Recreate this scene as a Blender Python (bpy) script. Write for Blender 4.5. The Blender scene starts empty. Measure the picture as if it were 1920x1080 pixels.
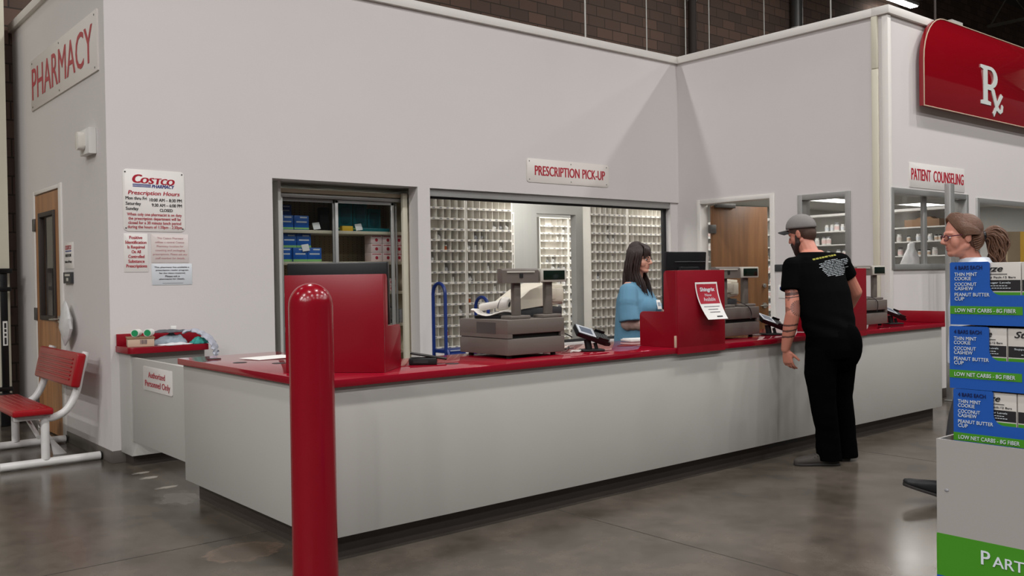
import bpy, bmesh, math, random
from mathutils import Vector as V, Matrix, noise
from mathutils.bvhtree import BVHTree
random.seed(7)
R = math.radians
S = bpy.context.scene
COL = S.collection
PI = math.pi

# ------------------------------------------------------------------ camera, world, lights, exposure
cam = bpy.data.cameras.new('camera')
cam.sensor_width = 36.0
cam.lens = 1716.96 * 36.0 / 1920.0
cam.clip_start = 0.05
cam.clip_end = 300
cam_ob = bpy.data.objects.new('camera', cam)
COL.objects.link(cam_ob)
RT = V((0.76926505, -0.63874168, -0.01550315))
UPV = V((0.01991337, -0.00028403, 0.99980167))
FW = V((0.6386194, 0.7694212, -0.01250101))
cam_ob.matrix_world = Matrix(((RT.x, UPV.x, -FW.x, -2.00602558), (RT.y, UPV.y, -FW.y, -3.81841033),
                              (RT.z, UPV.z, -FW.z, 1.33506959), (0, 0, 0, 1)))
S.camera = cam_ob
S.view_settings.view_transform = 'Standard'
S.view_settings.look = 'None'
S.view_settings.gamma = 1.0
S.view_settings.use_curve_mapping = False
S.view_settings.exposure = -0.13

world = bpy.data.worlds.new('hall_air')
S.world = world
world.use_nodes = True
bg = world.node_tree.nodes['Background']
bg.inputs['Color'].default_value = (1.0, 0.96, 0.94, 1)
bg.inputs['Strength'].default_value = 0.085

def area(name, loc, size, power, col=(1.0, 0.98, 0.965), rot=(0, 0, 0), shape='DISK', sy=None):
    l = bpy.data.lights.new(name, 'AREA')
    l.energy = power
    l.color = col
    l.shape = shape
    l.size = size
    if sy: l.size_y = sy
    o = bpy.data.objects.new(name, l)
    COL.objects.link(o)
    o.location = loc
    o.rotation_euler = rot
    return o

# high bay lamps of the sales floor, plus added fill lamps
ROW = {-9.6: 95, -5.7: 112, -1.8: 150}
BAY = {-13.4: 2.8, -9.5: 2.5, -5.6: 1.2, -1.7: 0.65, 2.2: 1.05, 6.1: 1.1, 10.0: 1.2, 13.9: 0.8}  # leftmost column added to brighten the left-facing walls
for bx in BAY:
    for by in ROW:
        area('bay_and_fill_light', (bx, by, 7.9), 0.4, ROW[by] * (1.9 if (bx, by) == (10.0, -5.7) else BAY[bx]))
for bx, pw in ((-5.6, 45), (-1.7, 20), (2.2, 150), (10.0, 60), (13.9, 55)):  # fill row added behind the hatch wall to brighten door wall and blocks
    area('bay_and_fill_light', (bx, 4.6, 7.9), 0.4, pw)

# troffers of the pharmacy rooms; one is added to brighten the right pigeonholes
for (tx, ty, pw) in ((2.4, 4.05, 12), (5.2, 4.05, 22), (7.5, 4.05, 14), (7.6, 5.9, 40), (9.4, 5.9, 50), (7.75, 2.0, 16), (10.2, 2.4, 36), (14.0, 5.65, 60), (16.6, 5.3, 60)):
    area('troffer_light', (tx, ty, 2.655), 0.55, pw, (1.0, 0.97, 0.92), (0, 0, R(90) if tx > 13 else 0), 'RECTANGLE', 1.1)

# ------------------------------------------------------------------ materials
def lin(c):
    c = c / 255.0
    return c / 12.92 if c <= 0.04045 else ((c + 0.055) / 1.055) ** 2.4
def rgb(r, g, b): return (lin(r), lin(g), lin(b), 1.0)

def mat(name, col, rough=0.5, metal=0.0, var=0.06, scale=6.0, bump=0.0, bscale=60.0, spec=0.5, coat=0.0, stretch=(1, 1, 1), detail=3.0):
    """principled surface with a little procedural variation of its own colour"""
    m = bpy.data.materials.new(name)
    m.use_nodes = True
    nt = m.node_tree
    p = nt.nodes['Principled BSDF']
    p.inputs['Roughness'].default_value = rough
    p.inputs['Metallic'].default_value = metal
    p.inputs['Specular IOR Level'].default_value = spec
    p.inputs['Coat Weight'].default_value = coat
    p.inputs['Coat Roughness'].default_value = 0.08
    tc = nt.nodes.new('ShaderNodeTexCoord')
    mp = nt.nodes.new('ShaderNodeMapping')
    mp.inputs['Scale'].default_value = stretch
    nt.links.new(tc.outputs['Object'], mp.inputs['Vector'])
    n = nt.nodes.new('ShaderNodeTexNoise')
    n.inputs['Scale'].default_value = scale
    n.inputs['Detail'].default_value = detail
    nt.links.new(mp.outputs['Vector'], n.inputs['Vector'])
    mx = nt.nodes.new('ShaderNodeMix')
    mx.data_type = 'RGBA'
    c = rgb(*col)
    mx.inputs[6].default_value = tuple(max(0, v * (1 - var)) for v in c[:3]) + (1,)
    mx.inputs[7].default_value = tuple(min(1, v * (1 + var)) for v in c[:3]) + (1,)
    nt.links.new(n.outputs['Fac'], mx.inputs[0])
    nt.links.new(mx.outputs[2], p.inputs['Base Color'])
    if bump:
        b = nt.nodes.new('ShaderNodeBump')
        b.inputs['Strength'].default_value = bump
        b.inputs['Distance'].default_value = 0.01
        n2 = nt.nodes.new('ShaderNodeTexNoise')
        n2.inputs['Scale'].default_value = bscale
        nt.links.new(mp.outputs['Vector'], n2.inputs['Vector'])
        nt.links.new(n2.outputs['Fac'], b.inputs['Height'])
        nt.links.new(b.outputs['Normal'], p.inputs['Normal'])
    return m

def emit(name, col, st):
    m = bpy.data.materials.new(name)
    m.use_nodes = True
    nt = m.node_tree
    p = nt.nodes['Principled BSDF']
    p.inputs['Base Color'].default_value = (0.8, 0.8, 0.8, 1)
    p.inputs['Emission Color'].default_value = col + (1,)
    p.inputs['Emission Strength'].default_value = st
    return m

def glass(name, tint=(0.9, 0.93, 0.92), refl=1.0, rough=0.0):
    m = bpy.data.materials.new(name)
    m.use_nodes = True
    nt = m.node_tree
    nt.nodes.remove(nt.nodes['Principled BSDF'])
    out = nt.nodes['Material Output']
    t = nt.nodes.new('ShaderNodeBsdfTransparent')
    t.inputs['Color'].default_value = tint + (1,)
    g = nt.nodes.new('ShaderNodeBsdfGlossy')
    g.inputs['Roughness'].default_value = rough
    f = nt.nodes.new('ShaderNodeFresnel')
    f.inputs['IOR'].default_value = 1.45
    mu = nt.nodes.new('ShaderNodeMath')
    mu.operation = 'MULTIPLY'
    ge = nt.nodes.new('ShaderNodeNewGeometry')       # only the outer face of a pane mirrors
    sb = nt.nodes.new('ShaderNodeMath')
    sb.operation = 'MULTIPLY_ADD'
    sb.inputs[1].default_value = -refl
    sb.inputs[2].default_value = refl
    nt.links.new(ge.outputs['Backfacing'], sb.inputs[0])
    nt.links.new(sb.outputs[0], mu.inputs[1])
    nt.links.new(f.outputs[0], mu.inputs[0])
    mx = nt.nodes.new('ShaderNodeMixShader')
    nt.links.new(mu.outputs[0], mx.inputs[0])
    nt.links.new(t.outputs[0], mx.inputs[1])
    nt.links.new(g.outputs[0], mx.inputs[2])
    nt.links.new(mx.outputs[0], out.inputs['Surface'])
    return m

def brick_mat():
    m = mat('split_face_block', (112, 92, 80), 0.9)
    nt = m.node_tree
    p = nt.nodes['Principled BSDF']
    tc = nt.nodes.new('ShaderNodeTexCoord')
    mp = nt.nodes.new('ShaderNodeMapping')
    mp.inputs['Rotation'].default_value = (R(90), 0, 0)
    b = nt.nodes.new('ShaderNodeTexBrick')
    b.inputs['Scale'].default_value = 1.0
    b.inputs['Brick Width'].default_value = 0.40
    b.inputs['Row Height'].default_value = 0.185
    b.inputs['Mortar Size'].default_value = 0.008
    b.inputs['Color1'].default_value = rgb(116, 92, 80)
    b.inputs['Color2'].default_value = rgb(92, 76, 68)
    b.inputs['Mortar'].default_value = rgb(66, 56, 50)
    nt.links.new(tc.outputs['Object'], mp.inputs['Vector'])
    nt.links.new(mp.outputs['Vector'], b.inputs['Vector'])
    nt.links.new(b.outputs['Color'], p.inputs['Base Color'])
    bp = nt.nodes.new('ShaderNodeBump')
    bp.inputs['Strength'].default_value = 0.6
    n = nt.nodes.new('ShaderNodeTexNoise')
    n.inputs['Scale'].default_value = 25
    ad = nt.nodes.new('ShaderNodeMath')
    ad.operation = 'SUBTRACT'
    nt.links.new(n.outputs['Fac'], ad.inputs[0])
    nt.links.new(b.outputs['Fac'], ad.inputs[1])
    nt.links.new(ad.outputs[0], bp.inputs['Height'])
    nt.links.new(bp.outputs['Normal'], p.inputs['Normal'])
    return m

def wood_mat(name, c1, c2, axis='z'):
    m = mat(name, c1, 0.42)
    nt = m.node_tree
    p = nt.nodes['Principled BSDF']
    tc = nt.nodes.new('ShaderNodeTexCoord')
    mp = nt.nodes.new('ShaderNodeMapping')
    mp.inputs['Scale'].default_value = (9, 9, 0.7)
    n = nt.nodes.new('ShaderNodeTexNoise')
    n.inputs['Scale'].default_value = 1.5
    n.inputs['Detail'].default_value = 8
    n.inputs['Distortion'].default_value = 0.6
    cr = nt.nodes.new('ShaderNodeValToRGB')
    cr.color_ramp.elements[0].position = 0.35
    cr.color_ramp.elements[0].color = rgb(*c2)
    cr.color_ramp.elements[1].position = 0.65
    cr.color_ramp.elements[1].color = rgb(*c1)
    nt.links.new(tc.outputs['Object'], mp.inputs['Vector'])
    nt.links.new(mp.outputs['Vector'], n.inputs['Vector'])
    nt.links.new(n.outputs['Fac'], cr.inputs['Fac'])
    nt.links.new(cr.outputs['Color'], p.inputs['Base Color'])
    return m

def floor_mat():
    m = mat('polished_concrete', (86, 79, 71), 0.22, var=0.3, scale=0.8, detail=6)
    nt = m.node_tree
    p = nt.nodes['Principled BSDF']
    base = [l for l in nt.links if l.to_socket == p.inputs['Base Color']][0].from_socket
    geo = nt.nodes.new('ShaderNodeNewGeometry')
    n1 = nt.nodes.new('ShaderNodeTexNoise')
    n1.inputs['Scale'].default_value = 3.0
    n1.inputs['Detail'].default_value = 7
    n1.inputs['Roughness'].default_value = 0.65
    nt.links.new(geo.outputs['Position'], n1.inputs['Vector'])
    r1 = nt.nodes.new('ShaderNodeMapRange')
    r1.inputs[1].default_value = 0.35; r1.inputs[2].default_value = 0.65
    r1.inputs[3].default_value = 0.68; r1.inputs[4].default_value = 1.20
    nt.links.new(n1.outputs['Fac'], r1.inputs[0])
    vm = nt.nodes.new('ShaderNodeVectorMath')
    vm.operation = 'SCALE'
    nt.links.new(base, vm.inputs[0])
    nt.links.new(r1.outputs[0], vm.inputs['Scale'])
    cur = vm.outputs[0]
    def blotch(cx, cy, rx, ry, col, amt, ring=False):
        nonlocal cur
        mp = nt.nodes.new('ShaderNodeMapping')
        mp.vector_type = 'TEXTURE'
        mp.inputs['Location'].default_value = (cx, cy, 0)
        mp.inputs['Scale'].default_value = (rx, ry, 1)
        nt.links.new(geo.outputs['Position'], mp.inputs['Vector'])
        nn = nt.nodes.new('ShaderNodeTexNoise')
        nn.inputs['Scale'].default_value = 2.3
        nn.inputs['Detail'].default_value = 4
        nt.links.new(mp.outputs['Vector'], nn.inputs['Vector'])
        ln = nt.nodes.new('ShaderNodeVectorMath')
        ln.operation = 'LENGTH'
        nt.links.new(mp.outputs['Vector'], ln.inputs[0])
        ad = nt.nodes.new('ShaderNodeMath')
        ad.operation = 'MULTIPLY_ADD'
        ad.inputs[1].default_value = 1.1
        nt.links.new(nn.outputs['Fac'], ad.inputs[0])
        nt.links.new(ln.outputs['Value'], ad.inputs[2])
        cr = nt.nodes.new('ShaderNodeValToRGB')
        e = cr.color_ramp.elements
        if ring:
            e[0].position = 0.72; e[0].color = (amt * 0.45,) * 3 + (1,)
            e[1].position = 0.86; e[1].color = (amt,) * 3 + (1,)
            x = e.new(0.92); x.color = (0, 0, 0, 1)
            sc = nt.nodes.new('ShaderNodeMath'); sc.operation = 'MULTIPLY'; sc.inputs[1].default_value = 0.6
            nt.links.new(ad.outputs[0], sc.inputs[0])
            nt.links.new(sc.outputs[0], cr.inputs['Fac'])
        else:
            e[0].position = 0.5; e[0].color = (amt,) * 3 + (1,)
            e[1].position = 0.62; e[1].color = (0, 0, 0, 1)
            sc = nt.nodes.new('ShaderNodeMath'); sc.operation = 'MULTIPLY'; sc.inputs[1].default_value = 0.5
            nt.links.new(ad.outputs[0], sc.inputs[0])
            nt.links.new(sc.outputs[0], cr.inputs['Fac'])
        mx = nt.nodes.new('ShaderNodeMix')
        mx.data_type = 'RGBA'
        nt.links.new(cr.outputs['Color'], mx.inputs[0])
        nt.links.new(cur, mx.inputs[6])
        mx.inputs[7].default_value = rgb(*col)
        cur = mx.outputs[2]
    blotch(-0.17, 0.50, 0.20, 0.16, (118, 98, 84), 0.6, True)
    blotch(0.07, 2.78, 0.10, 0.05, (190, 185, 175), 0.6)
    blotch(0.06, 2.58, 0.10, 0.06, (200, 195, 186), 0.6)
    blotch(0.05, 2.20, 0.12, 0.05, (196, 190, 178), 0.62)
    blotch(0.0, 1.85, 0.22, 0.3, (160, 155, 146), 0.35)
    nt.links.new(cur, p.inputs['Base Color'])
    r2 = nt.nodes.new('ShaderNodeMapRange')
    r2.inputs[3].default_value = 0.14; r2.inputs[4].default_value = 0.28
    nt.links.new(n1.outputs['Fac'], r2.inputs[0])
    nt.links.new(r2.outputs[0], p.inputs['Roughness'])
    return m

M = {}
M['wall'] = mat('painted_wall', (214, 209, 207), 0.62, var=0.02, scale=2.0, bump=0.06, bscale=140)
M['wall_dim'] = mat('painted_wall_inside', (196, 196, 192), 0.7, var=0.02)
M['cap'] = mat('white_trim', (224, 220, 215), 0.5, var=0.02)
M['cream'] = mat('cream_enamel', (216, 211, 192), 0.45, var=0.03)
M['panel'] = mat('counter_front_laminate', (182, 180, 175), 0.45, var=0.025, scale=1.5)
M['red'] = mat('red_laminate', (142, 12, 34), 0.05, var=0.04, scale=3, spec=0.5)
M['redm'] = mat('red_laminate_upright', (136, 8, 28), 0.3, var=0.04, scale=3)
M['bollard'] = mat('red_plastic_sleeve', (132, 7, 26), 0.2, var=0.05, scale=5, bump=0.03, bscale=90)
M['bench_red'] = mat('red_vinyl_coating', (150, 12, 24), 0.3, var=0.05)
M['toe'] = mat('dark_vinyl_base', (62, 55, 50), 0.5)
M['base'] = mat('grey_vinyl_base', (96, 90, 84), 0.5)
M['white'] = mat('white_enamel', (226, 224, 220), 0.4, var=0.02)
M['tube'] = mat('white_bench_paint', (216, 214, 212), 0.35, var=0.06, scale=20)
M['sign'] = mat('white_sign_board', (228, 224, 220), 0.3, var=0.015)
M['sign_gloss'] = mat('glossy_sign_acrylic', (222, 216, 210), 0.38, var=0.01)
M['sign_blue'] = mat('cool_white_sign', (214, 219, 224), 0.3, var=0.015)
M['sign_pink'] = mat('faded_sign', (220, 210, 206), 0.35, var=0.02)
M['ink_red'] = mat('red_ink', (176, 20, 46), 0.45, var=0.04)
M['ink_pink'] = mat('faded_red_ink', (196, 142, 146), 0.5, var=0.04)
M['ink_blue'] = mat('blue_ink', (32, 50, 130), 0.45)
M['ink_navy'] = mat('navy_ink', (14, 34, 92), 0.5)
M['ink_black'] = mat('black_ink', (30, 28, 30), 0.5)
M['ink_grey'] = mat('grey_ink', (90, 82, 92), 0.5)
M['ink_white'] = mat('white_ink', (212, 220, 226), 0.5)
M['black'] = mat('black_plastic', (15, 15, 17), 0.35, spec=0.4)
M['blackm'] = mat('matte_black_plastic', (24, 24, 26), 0.6)
M['screen'] = mat('dark_screen', (10, 13, 14), 0.12)
M['green_screen'] = mat('dark_green_display', (14, 28, 20), 0.15)
M['lcd'] = mat('grey_lcd', (96, 104, 116), 0.15)
M['silver'] = mat('silver_plastic', (188, 192, 198), 0.3, metal=0.2)
M['steel'] = mat('brushed_steel', (190, 188, 184), 0.28, metal=1.0)
M['alu'] = mat('grey_aluminium', (168, 168, 166), 0.38, metal=0.55)
M['alu_dark'] = mat('dark_aluminium', (92, 90, 88), 0.4, metal=0.4)
M['reg'] = mat('taupe_register_plastic', (106, 98, 92), 0.42, var=0.03)
M['reg_light'] = mat('pale_register_bezel', (190, 186, 176), 0.45)
M['printer'] = mat('beige_printer_plastic', (214, 206, 188), 0.45)
M['charcoal'] = mat('charcoal_plastic', (52, 54, 56), 0.5)
M['scan'] = mat('off_white_scanner_plastic', (222, 218, 210), 0.35)
M['wood'] = wood_mat('maple_veneer', (176, 124, 78), (146, 98, 60))
M['wood2'] = wood_mat('birch_veneer', (140, 97, 60), (116, 79, 49))
M['brick'] = brick_mat()
M['floor'] = floor_mat()
M['joint'] = mat('joint_filler', (58, 53, 48), 0.7)
M['deck'] = mat('dark_roof_deck', (74, 70, 64), 0.8)
M['joist'] = mat('grey_joist_steel', (128, 124, 112), 0.6)
M['conduit'] = mat('galvanised_conduit', (196, 194, 188), 0.4, metal=0.3)
M['pipe'] = mat('dark_pipe', (52, 42, 38), 0.6)
M['hole'] = mat('dark_cavity', (14, 13, 12), 0.8)
M['navy'] = mat('blue_ladder_paint', (16, 44, 112), 0.35)
M['hole_white'] = mat('cream_pigeonhole_board', (238, 234, 226), 0.55, var=0.03)
M['tan'] = mat('tan_gondola_steel', (206, 194, 170), 0.5)
M['peg'] = mat('tan_pegboard', (150, 132, 104), 0.7)
M['bag'] = mat('frosted_bag_plastic', (214, 214, 214), 0.3, var=0.15, scale=30)
M['bag2'] = mat('grey_bag_plastic', (150, 150, 154), 0.25, var=0.3, scale=40)
M['bottle'] = mat('white_pill_bottle_plastic', (226, 226, 222), 0.4)
M['amber'] = mat('amber_bottle_plastic', (178, 84, 34), 0.3)
M['pink_item'] = mat('salmon_label', (214, 136, 124), 0.5)
M['bluebox'] = mat('blue_carton', (22, 92, 178), 0.4, var=0.12, scale=14)
M['bluebox2'] = mat('dark_blue_carton', (18, 60, 126), 0.4, var=0.1)
M['teal'] = mat('teal_blister_card', (14, 98, 104), 0.25, var=0.25, scale=18)
M['lime'] = mat('pale_green_band', (140, 196, 120), 0.5)
M['yellow'] = mat('yellow_carton', (222, 176, 40), 0.5)
M['pinkbox'] = mat('pale_pink_carton', (222, 196, 192), 0.5, var=0.08)
M['crimson'] = mat('crimson_dot', (170, 30, 50), 0.5)
M['paper'] = mat('white_paper', (232, 230, 226), 0.6, var=0.01)
M['pack'] = mat('white_carton_card', (196, 191, 185), 0.5, var=0.02)
M['kraft'] = mat('brown_cardboard', (142, 112, 86), 0.8, var=0.1)
M['kraft_box'] = mat('pale_cardboard', (196, 172, 150), 0.8, var=0.06)
M['carton'] = mat('white_corrugated_board', (160, 156, 152), 0.6, var=0.03, scale=3)
M['c_green'] = mat('green_print', (64, 138, 22), 0.5, var=0.05)
M['c_blue'] = mat('blue_print', (22, 82, 168), 0.45, var=0.04)
M['green_lid'] = mat('green_lid', (18, 138, 84), 0.4)
M['cloth_grey'] = mat('grey_blue_fabric', (150, 162, 172), 0.9, var=0.18, scale=30)
M['cloth_teal'] = mat('teal_fabric', (56, 150, 140), 0.9, var=0.45, scale=40)
M['cloth_white'] = mat('white_fabric', (214, 214, 216), 0.9, var=0.12, scale=30)
M['cloth_pale'] = mat('pale_lilac_fabric', (178, 180, 192), 0.9, var=0.25, scale=35)
M['cloth_dark'] = mat('dark_grey_fabric', (92, 94, 100), 0.9, var=0.2, scale=30)
M['rxred'] = mat('red_vinyl_sign', (136, 10, 24), 0.05, var=0.03, scale=2, bump=0.02, bscale=4)
M['rxwhite'] = mat('pale_grey_letter', (204, 208, 204), 0.35)
M['glass'] = glass('window_glass', (0.95, 0.95, 0.95))
M['glass_cab'] = glass('cabinet_glass', (0.86, 0.88, 0.88))
M['plastic_film'] = glass('clear_bag_film', (0.9, 0.9, 0.92), 1.6, 0.1)
M['lens'] = glass('spectacle_lens', (0.92, 0.92, 0.93), 1.0)
M['panel_light'] = emit('lit_diffuser', (1.0, 1.0, 0.97), 5.0)
M['lamp'] = emit('lit_lamp', (1.0, 0.97, 0.92), 25.0)
M['troffer'] = mat('ceiling_tile', (208, 208, 204), 0.8)
M['skin'] = mat('fair_skin', (214, 158, 136), 0.5, var=0.05, scale=12)
M['skin2'] = mat('ruddy_skin', (208, 142, 122), 0.5, var=0.06, scale=12)
M['lip'] = mat('lip', (178, 96, 92), 0.45)
M['eye_white'] = mat('eye_white', (226, 222, 218), 0.25)
M['iris'] = mat('iris', (50, 38, 30), 0.2)
M['hair_dark'] = mat('dark_brown_hair', (46, 31, 28), 0.45, var=0.5, scale=14, bump=0.6, bscale=40, stretch=(6, 6, 0.5))
M['hair_auburn'] = mat('auburn_hair', (100, 66, 46), 0.45, var=0.45, scale=16, bump=0.6, bscale=50, stretch=(0.7, 6, 6))
M['hair_short'] = mat('short_brown_hair', (74, 52, 42), 0.7, var=0.3, scale=90)
M['beard'] = mat('dark_beard', (48, 30, 24), 0.7, var=0.4, scale=60, bump=0.5, bscale=120)
M['scrub'] = mat('blue_scrub_cloth', (92, 138, 164), 0.85, var=0.06, scale=9, bump=0.25, bscale=14)
M['undershirt'] = mat('taupe_knit', (170, 142, 132), 0.9, var=0.1, scale=50)
M['tee'] = mat('black_tee_cotton', (7, 7, 8), 0.9, var=0.1, bump=0.3, bscale=9, spec=0.04)
M['trouser'] = mat('black_trouser_twill', (5, 5, 6), 0.9, var=0.1, bump=0.3, bscale=7, spec=0.02)
M['capcloth'] = mat('grey_cap_cloth', (126, 122, 120), 0.9, var=0.08, scale=40)
M['capbrim'] = mat('dark_cap_brim', (34, 32, 34), 0.8)
M['shoe'] = mat('grey_canvas_shoe', (66, 61, 57), 0.8, var=0.1, scale=40)
M['shoe_black'] = mat('black_shoe', (20, 20, 22), 0.6)
M['sole'] = mat('dark_rubber_sole', (44, 41, 40), 0.8)
M['charcoal_cloth'] = mat('charcoal_trouser', (52, 52, 56), 0.9)
M['shirt_pale'] = mat('pale_blue_white_shirt', (214, 222, 232), 0.85, var=0.12, scale=7)
M['plum'] = mat('plum_spectacle_frame', (84, 34, 52), 0.35)
M['tattoo'] = None
# ------------------------------------------------------------------ mesh helpers
class MB:
    def __init__(s): s.bm = bmesh.new()
    def add(s, verts, faces):
        vs = [s.bm.verts.new(v) for v in verts]
        for f in faces:
            try: s.bm.faces.new([vs[i] for i in f])
            except ValueError: pass
        return s
    def merge(s, t, mtx=None):
        t.verts.index_update()
        s.add([(mtx @ v.co) if mtx else v.co for v in t.verts], [[v.index for v in f.verts] for f in t.faces])
        t.free()
        return s
    def box(s, x0, x1, y0, y1, z0, z1, bev=0.0, seg=2, mtx=None):
        t = bmesh.new()
        vs = [t.verts.new((x, y, z)) for z in (z0, z1) for y in (y0, y1) for x in (x0, x1)]
        for f in ((0, 2, 3, 1), (4, 5, 7, 6), (0, 1, 5, 4), (2, 6, 7, 3), (0, 4, 6, 2), (1, 3, 7, 5)):
            t.faces.new([vs[i] for i in f])
        if bev: bmesh.ops.bevel(t, geom=list(t.edges), offset=bev, segments=seg, affect='EDGES', profile=0.5)
        return s.merge(t, mtx)
    def prism(s, poly, ax, a, b, bev=0.0, seg=2, mtx=None):
        """polygon in the plane normal to axis ax, extruded from a to b"""
        def p(u, v, w): return {'x': (w, u, v), 'y': (u, w, v), 'z': (u, v, w)}[ax]
        t = bmesh.new()
        A = [t.verts.new(p(u, v, a)) for u, v in poly]
        B = [t.verts.new(p(u, v, b)) for u, v in poly]
        n = len(poly)
        fa = t.faces.new(A); fb = t.faces.new(B[::-1])
        for i in range(n): t.faces.new((A[i], B[i], B[(i + 1) % n], A[(i + 1) % n]))
        if bev:
            es = list(set(fa.edges) | set(fb.edges))
            bmesh.ops.bevel(t, geom=es, offset=bev, segments=seg, affect='EDGES', profile=0.5)
        bmesh.ops.recalc_face_normals(t, faces=list(t.faces))
        return s.merge(t, mtx)
    def loft(s, secs, n=20, cap=True, power=2.0, closed=False):
        """secs: (centre, half axis u, half axis v)"""
        verts, faces = [], []
        for c, u, v in secs:
            c, u, v = V(c), V(u), V(v)
            for k in range(n):
                a = 2 * PI * k / n
                ca, sa = math.cos(a), math.sin(a)
                if power != 2.0:
                    ca = math.copysign(abs(ca) ** (2 / power), ca); sa = math.copysign(abs(sa) ** (2 / power), sa)
                verts.append(c + u * ca + v * sa)
        m = len(secs)
        for i in range(m if closed else m - 1):
            j = (i + 1) % m
            for k in range(n):
                l = (k + 1) % n
                faces.append((i * n + k, i * n + l, j * n + l, j * n + k))
        if cap and not closed:
            for i, fl in ((0, True), (m - 1, False)):
                ci = len(verts); verts.append(V(secs[i][0]))
                for k in range(n):
                    l = (k + 1) % n
                    faces.append((ci, i * n + l, i * n + k) if fl else (ci, i * n + k, i * n + l))
        return s.add(verts, faces)
    def tube(s, pts, r, n=14, cap=True, closed=False):
        pts = [V(p) for p in pts]
        m = len(pts)
        rs = r if isinstance(r, (list, tuple)) else [r] * m
        secs = []
        nrm = None
        for i in range(m):
            if closed: d = pts[(i + 1) % m] - pts[i - 1]
            else: d = pts[min(i + 1, m - 1)] - pts[max(i - 1, 0)]
            d.normalize()
            if nrm is None:
                nrm = V((0, 0, 1)) if abs(d.z) < 0.9 else V((1, 0, 0))
            nrm = (nrm - d * nrm.dot(d)).normalized()
            secs.append((pts[i], nrm * rs[i], d.cross(nrm) * rs[i]))
        return s.loft(secs, n, cap, closed=closed)
    def cyl(s, a, b, r, n=20, r2=None): return s.tube([a, b], [r, r if r2 is None else r2], n)
    def lathe(s, prof, n=28, mtx=None):
        verts, faces = [], []
        for r, z in prof:
            for k in range(n):
                a = 2 * PI * k / n
                p = V((r * math.cos(a), r * math.sin(a), z))
                verts.append(mtx @ p if mtx else p)
        m = len(prof)
        for i in range(m - 1):
            for k in range(n):
                l = (k + 1) % n
                faces.append((i * n + k, i * n + l, (i + 1) * n + l, (i + 1) * n + k))
        if prof[0][0] > 1e-6: faces.append([k for k in range(n)][::-1])
        if prof[-1][0] > 1e-6: faces.append([(m - 1) * n + k for k in range(n)])
        return s.add(verts, faces)
    def ell(s, c, r, mtx=None, nu=20, nv=12):
        """ellipsoid; mtx is an optional 3x3 rotation"""
        c = V(c)
        r = V(r) if not isinstance(r, (int, float)) else V((r, r, r))
        verts, faces = [], []
        def q(v): return c + ((mtx @ v) if mtx else v)
        verts.append(q(V((0, 0, -r.z))))
        for i in range(1, nv):
            t = -PI / 2 + PI * i / nv
            for k in range(nu):
                a = 2 * PI * k / nu
                verts.append(q(V((r.x * math.cos(t) * math.cos(a), r.y * math.cos(t) * math.sin(a), r.z * math.sin(t)))))
        verts.append(q(V((0, 0, r.z))))
        for k in range(nu):
            l = (k + 1) % nu
            faces.append((0, 1 + l, 1 + k))
            for i in range(nv - 2):
                a, b = 1 + i * nu, 1 + (i + 1) * nu
                faces.append((a + k, a + l, b + l, b + k))
            e = 1 + (nv - 2) * nu
            faces.append((e + k, e + l, len(verts) - 1))
        return s.add(verts, faces)
    def cap(s, a, b, ra, rb=None, n=14):
        """tapered capsule"""
        rb = ra if rb is None else rb
        a, b = V(a), V(b)
        d = (b - a).normalized()
        pts, rs = [], []
        for t in (1.0, 0.93, 0.75, 0.5, 0.25):
            pts.append(a - d * ra * math.sin(t * PI / 2)); rs.append(max(1e-4, ra * math.cos(t * PI / 2)))
        pts.append(a); rs.append(ra); pts.append(b); rs.append(rb)
        for t in (0.25, 0.5, 0.75, 0.93, 1.0):
            pts.append(b + d * rb * math.sin(t * PI / 2)); rs.append(max(1e-4, rb * math.cos(t * PI / 2)))
        up = V((0, 0, 1)) if abs(d.z) < 0.9 else V((1, 0, 0))
        u = (up - d * up.dot(d)).normalized(); v = d.cross(u)
        return s.loft([(p, u * r, v * r) for p, r in zip(pts, rs)], n)
    def mesh(s, name, smooth=True, ang=28):
        bmesh.ops.recalc_face_normals(s.bm, faces=list(s.bm.faces))
        me = bpy.data.meshes.new(name)
        s.bm.to_mesh(me); s.bm.free()
        if smooth:
            me.polygons.foreach_set('use_smooth', [True] * len(me.polygons))
            me.set_sharp_from_angle(angle=R(ang))
        return me
    def build(s, name, m, parent=None, loc=None, rz=0.0, smooth=True, ang=28):
        me = s.mesh(name, smooth, ang)
        return link(name, me, m, parent, loc, rz)

def link(name, me, m, parent=None, loc=None, rz=0.0):
    o = bpy.data.objects.new(name, me)
    if m is not None:
        me.materials.clear(); me.materials.append(m)
    COL.objects.link(o)
    if parent is not None: o.parent = parent
    if loc is not None: o.location = loc
    if rz: o.rotation_euler = (0, 0, rz)
    return o

def tag(o, label=None, cat=None, group=None, kind=None):
    if label: o['label'] = label
    if cat: o['category'] = cat
    if group: o['group'] = group
    if kind: o['kind'] = kind
    return o

def thing(name, loc, label, cat, group=None, rz=0.0):
    o = bpy.data.objects.new(name, None)
    o.empty_display_size = 0.1
    COL.objects.link(o)
    o.location = loc
    o.rotation_euler = (0, 0, rz)
    return tag(o, label, cat, group)

def kids(o): return [c for c in bpy.data.objects if c.parent == o]
def copy_thing(o, loc, label=None, rz=None, parent=None):
    c = o.copy(); COL.objects.link(c)
    if parent is not None: c.parent = parent
    if loc is not None: c.location = loc
    if rz is not None: c.rotation_euler = (0, 0, rz)
    if label: c['label'] = label
    for k in kids(o): copy_thing(k, None, None, None, c)
    return c

def struct(name, mb, m, parent=None, label=None, cat=None, **kw):
    o = mb.build(name, m, parent, **kw) if isinstance(mb, MB) else mb
    if parent is None:
        o['kind'] = 'structure'
        o['label'] = label or name.replace('_', ' ')
        o['category'] = cat or name.split('_')[0]
    return o

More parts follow.
